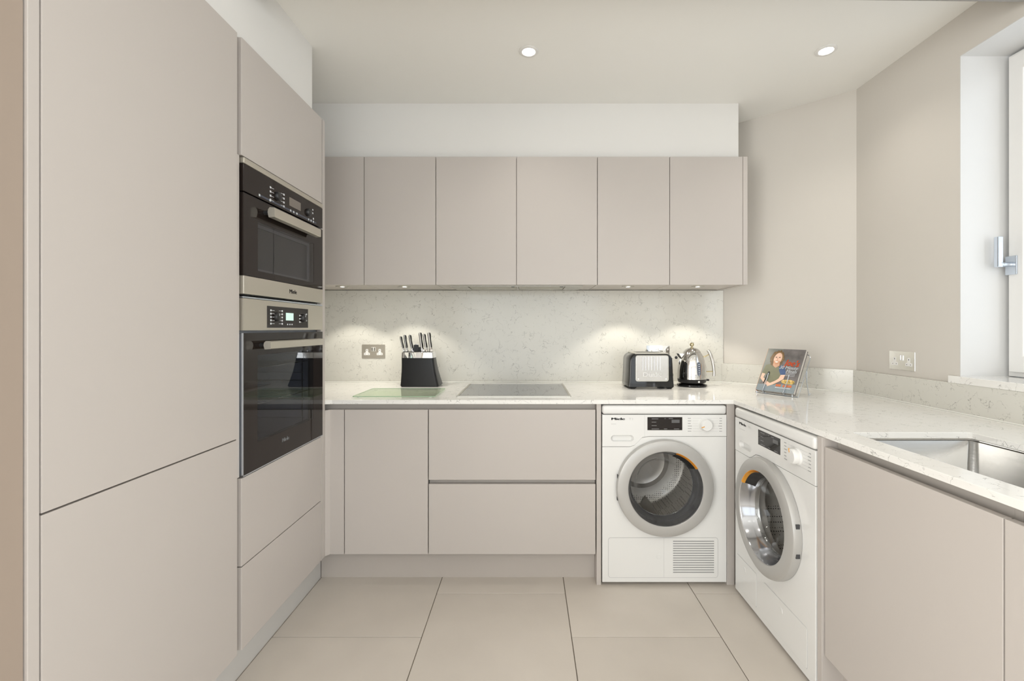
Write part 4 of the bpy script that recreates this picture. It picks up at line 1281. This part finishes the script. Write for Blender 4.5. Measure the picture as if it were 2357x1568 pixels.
for i in range(34):
    a_ = rh.uniform(0.75, 2 * math.pi + 0.75 - 1.1) + 2.1
    x, y = 0.33 + 0.150 * math.cos(a_), 0.24 + 0.165 * math.sin(a_)
    b.flat([(px * bw, (1 - py) * bh) for px, py in ell(x, y, 0.024, 0.009, 8, 0.2, a_ + rh.uniform(0.8, 2.2))], BF, 0.00066)
b.build('cover_curls', HAIR2, cv)
cov([(0.255, 0.30), (0.42, 0.30), (0.44, 0.40), (0.35, 0.455), (0.26, 0.40)], 6, cs('print_neck', 205, 158, 130), 'cover_neck')
cov(ell(0.345, 0.235, 0.108, 0.140, 20, 0, 0.12), 7, SKIN, 'cover_face')
cov([(0.245, 0.27), (0.275, 0.30), (0.30, 0.29), (0.345, 0.275), (0.395, 0.295), (0.43, 0.275), (0.425, 0.325), (0.385, 0.368), (0.335, 0.380), (0.285, 0.362), (0.252, 0.32)], 8, cs('print_beard', 198, 146, 112), 'cover_beard')
for x in (0.292, 0.388):
    cov([(x - 0.026, 0.196), (x + 0.024, 0.192), (x + 0.026, 0.199), (x - 0.026, 0.204)], 9, HAIR, 'cover_brow')
cov([(0.285, 0.305), (0.335, 0.300), (0.388, 0.308), (0.362, 0.330), (0.318, 0.331)], 9, cs('print_teeth', 240, 232, 224, 0.02), 'cover_smile')
for x in (0.295, 0.385):
    cov(ell(x, 0.212, 0.020, 0.008, 10), 9, cs('print_eye', 70, 50, 40), 'cover_eye')
cov([(0.335, 0.22), (0.350, 0.22), (0.360, 0.265), (0.325, 0.265)], 9, cs('print_nose', 206, 150, 125), 'cover_nose')
cov([(0.04, 0.60), (0.13, 0.61), (0.11, 0.70), (0.24, 0.78), (0.36, 0.83), (0.30, 0.88), (0.18, 0.84), (0.03, 0.72)], 8, SKIN, 'cover_arm')
cov([(0.55, 0.61), (0.66, 0.60), (0.65, 0.70), (0.55, 0.77), (0.38, 0.86), (0.27, 0.90), (0.28, 0.84), (0.44, 0.76), (0.52, 0.70)], 9, SKIN, 'cover_arm')
cov([(0.190, 0.56), (0.235, 0.55), (0.255, 0.59), (0.225, 0.66), (0.175, 0.84), (0.145, 0.83)], 10, BLKP, 'cover_peeler')
cov(ell(0.78, 0.755, 0.17, 0.055, 26, 0.12), 7, cs('print_food', 214, 182, 110, 0.3, 150), 'cover_food')
for i in range(9):
    cov(ell(0.66 + 0.033 * i, 0.745 + 0.018 * (i % 3 - 1), 0.028, 0.014, 9, 0.25, i), 8 + i % 2, cs('print_food_bit', *((232, 206, 150), (196, 150, 72), (150, 140, 70))[i % 3]), 'cover_food_piece')
r2 = random.Random(3)
b = B()
for i in range(9):
    if i == 3:
        continue
    x = 0.50 + i * 0.046
    b.flat([((x + r2.uniform(-.004, .004)) * bw, (1 - 0.875) * bh), ((x + 0.034) * bw, (1 - 0.878) * bh), ((x + 0.036) * bw, (1 - 0.825) * bh), ((x + r2.uniform(0, .01)) * bw, (1 - 0.828) * bh)], BF, 0.0012)
b.build('cover_orange_marks', cs('print_orange', 222, 110, 42, 0.1), cv)
b = B()
for i in range(12):
    x = 0.50 + i * 0.033
    b.flat([(x * bw, (1 - 0.912) * bh), ((x + 0.022) * bw, (1 - 0.912) * bh), ((x + 0.022) * bw, (1 - 0.893) * bh), (x * bw, (1 - 0.893) * bh)], BF, 0.0012)
for j in range(4):
    for i in range(7):
        x = 0.66 + i * 0.036
        b.flat([(x * bw, (1 - 0.565 - j * 0.02) * bh), ((x + 0.028) * bw, (1 - 0.565 - j * 0.02) * bh), ((x + 0.028) * bw, (1 - 0.560 - j * 0.02) * bh), (x * bw, (1 - 0.560 - j * 0.02) * bh)], BF, 0.0012)
b.build('cover_small_print', WPRINT, cv)
def TFm(x, y, rot=0.0):
    c, s_ = math.cos(rot), math.sin(rot)
    return Frame(BF.P(x * bw, (1 - y) * bh), u * c + upv * s_, upv * c - u * s_, nv)
OR2 = cs('print_title_orange', 240, 92, 30, 0.04)
text("Joe's", 0.050, TFm(0.56, 0.385, -0.06), 0.0009, 'cover_title', OR2, cv, heavy=0.0012, shear=0.25, fit=0.080)
text('30 Minute', 0.026, TFm(0.455, 0.470, 0.0), 0.0010, 'cover_title', WPRINT, cv, heavy=0.0006, shear=0.25, fit=0.094)
text('Meals', 0.026, TFm(0.650, 0.550, 0.0), 0.0010, 'cover_title', WPRINT, cv, heavy=0.0006, shear=0.25, fit=0.055)

t = thing('book_stand', 'thin chrome wire easel holding the recipe book on the worktop', 'book stand', tuple(bo_))
wr = 0.0024
def floorz(p):
    return Vector((p.x, p.y, WT + wr))
b = B()
for a in (0.040, 0.147):
    lo_b = BF.P(a, -0.004, -TH - 0.004)
    lo_f = BF.P(a, -0.004, 0.006)
    b = B().tube([lo_b, lo_f, BF.P(a + 0.001, 0.010, 0.0045), BF.P(a + 0.004, 0.062, 0.0035), BF.P(a + 0.005, 0.098, 0.0065)], wr, 8)
    b.build('front_prong', SATIN, t, smooth=True)
b = B()
pts = [BF.P(-0.012, -0.004, -TH - 0.004), BF.P(-0.012, 0.205, -TH - 0.006), BF.P(0.0, 0.225, -TH - 0.008), BF.P(0.10, 0.235, -TH - 0.008), BF.P(0.200, 0.232, -TH - 0.008), BF.P(0.212, 0.215, -TH - 0.006), BF.P(0.208, -0.004, -TH - 0.004)]
b.tube(pts, wr, 8, closed=True)
b.tube([BF.P(0.0, 0.075, -TH - 0.005), BF.P(0.208, 0.075, -TH - 0.005)], wr * 0.8, 8)
b.build('back_frame', SATIN, t, smooth=True)
for a in (-0.010, 0.210):
    b = B()
    top = BF.P(a, 0.150, -TH - 0.006)
    ft = floorz(BF.P(a, 0, -TH) - nn * 0.100)
    mid = (top + ft) / 2 + nn * 0.01
    b.tube([top, mid, ft, ft - nn * 0.012 + Vector((0, 0, 0.008))], wr, 8)
    b.build('rear_leg', SATIN, t, smooth=True)
for a in (0.006, 0.190):
    b = B()
    p = BF.P(a, -0.004, -0.002)
    f_ = floorz(p)
    b.tube([p, f_], wr, 8)
    b.build('front_foot', SATIN, t, smooth=True)
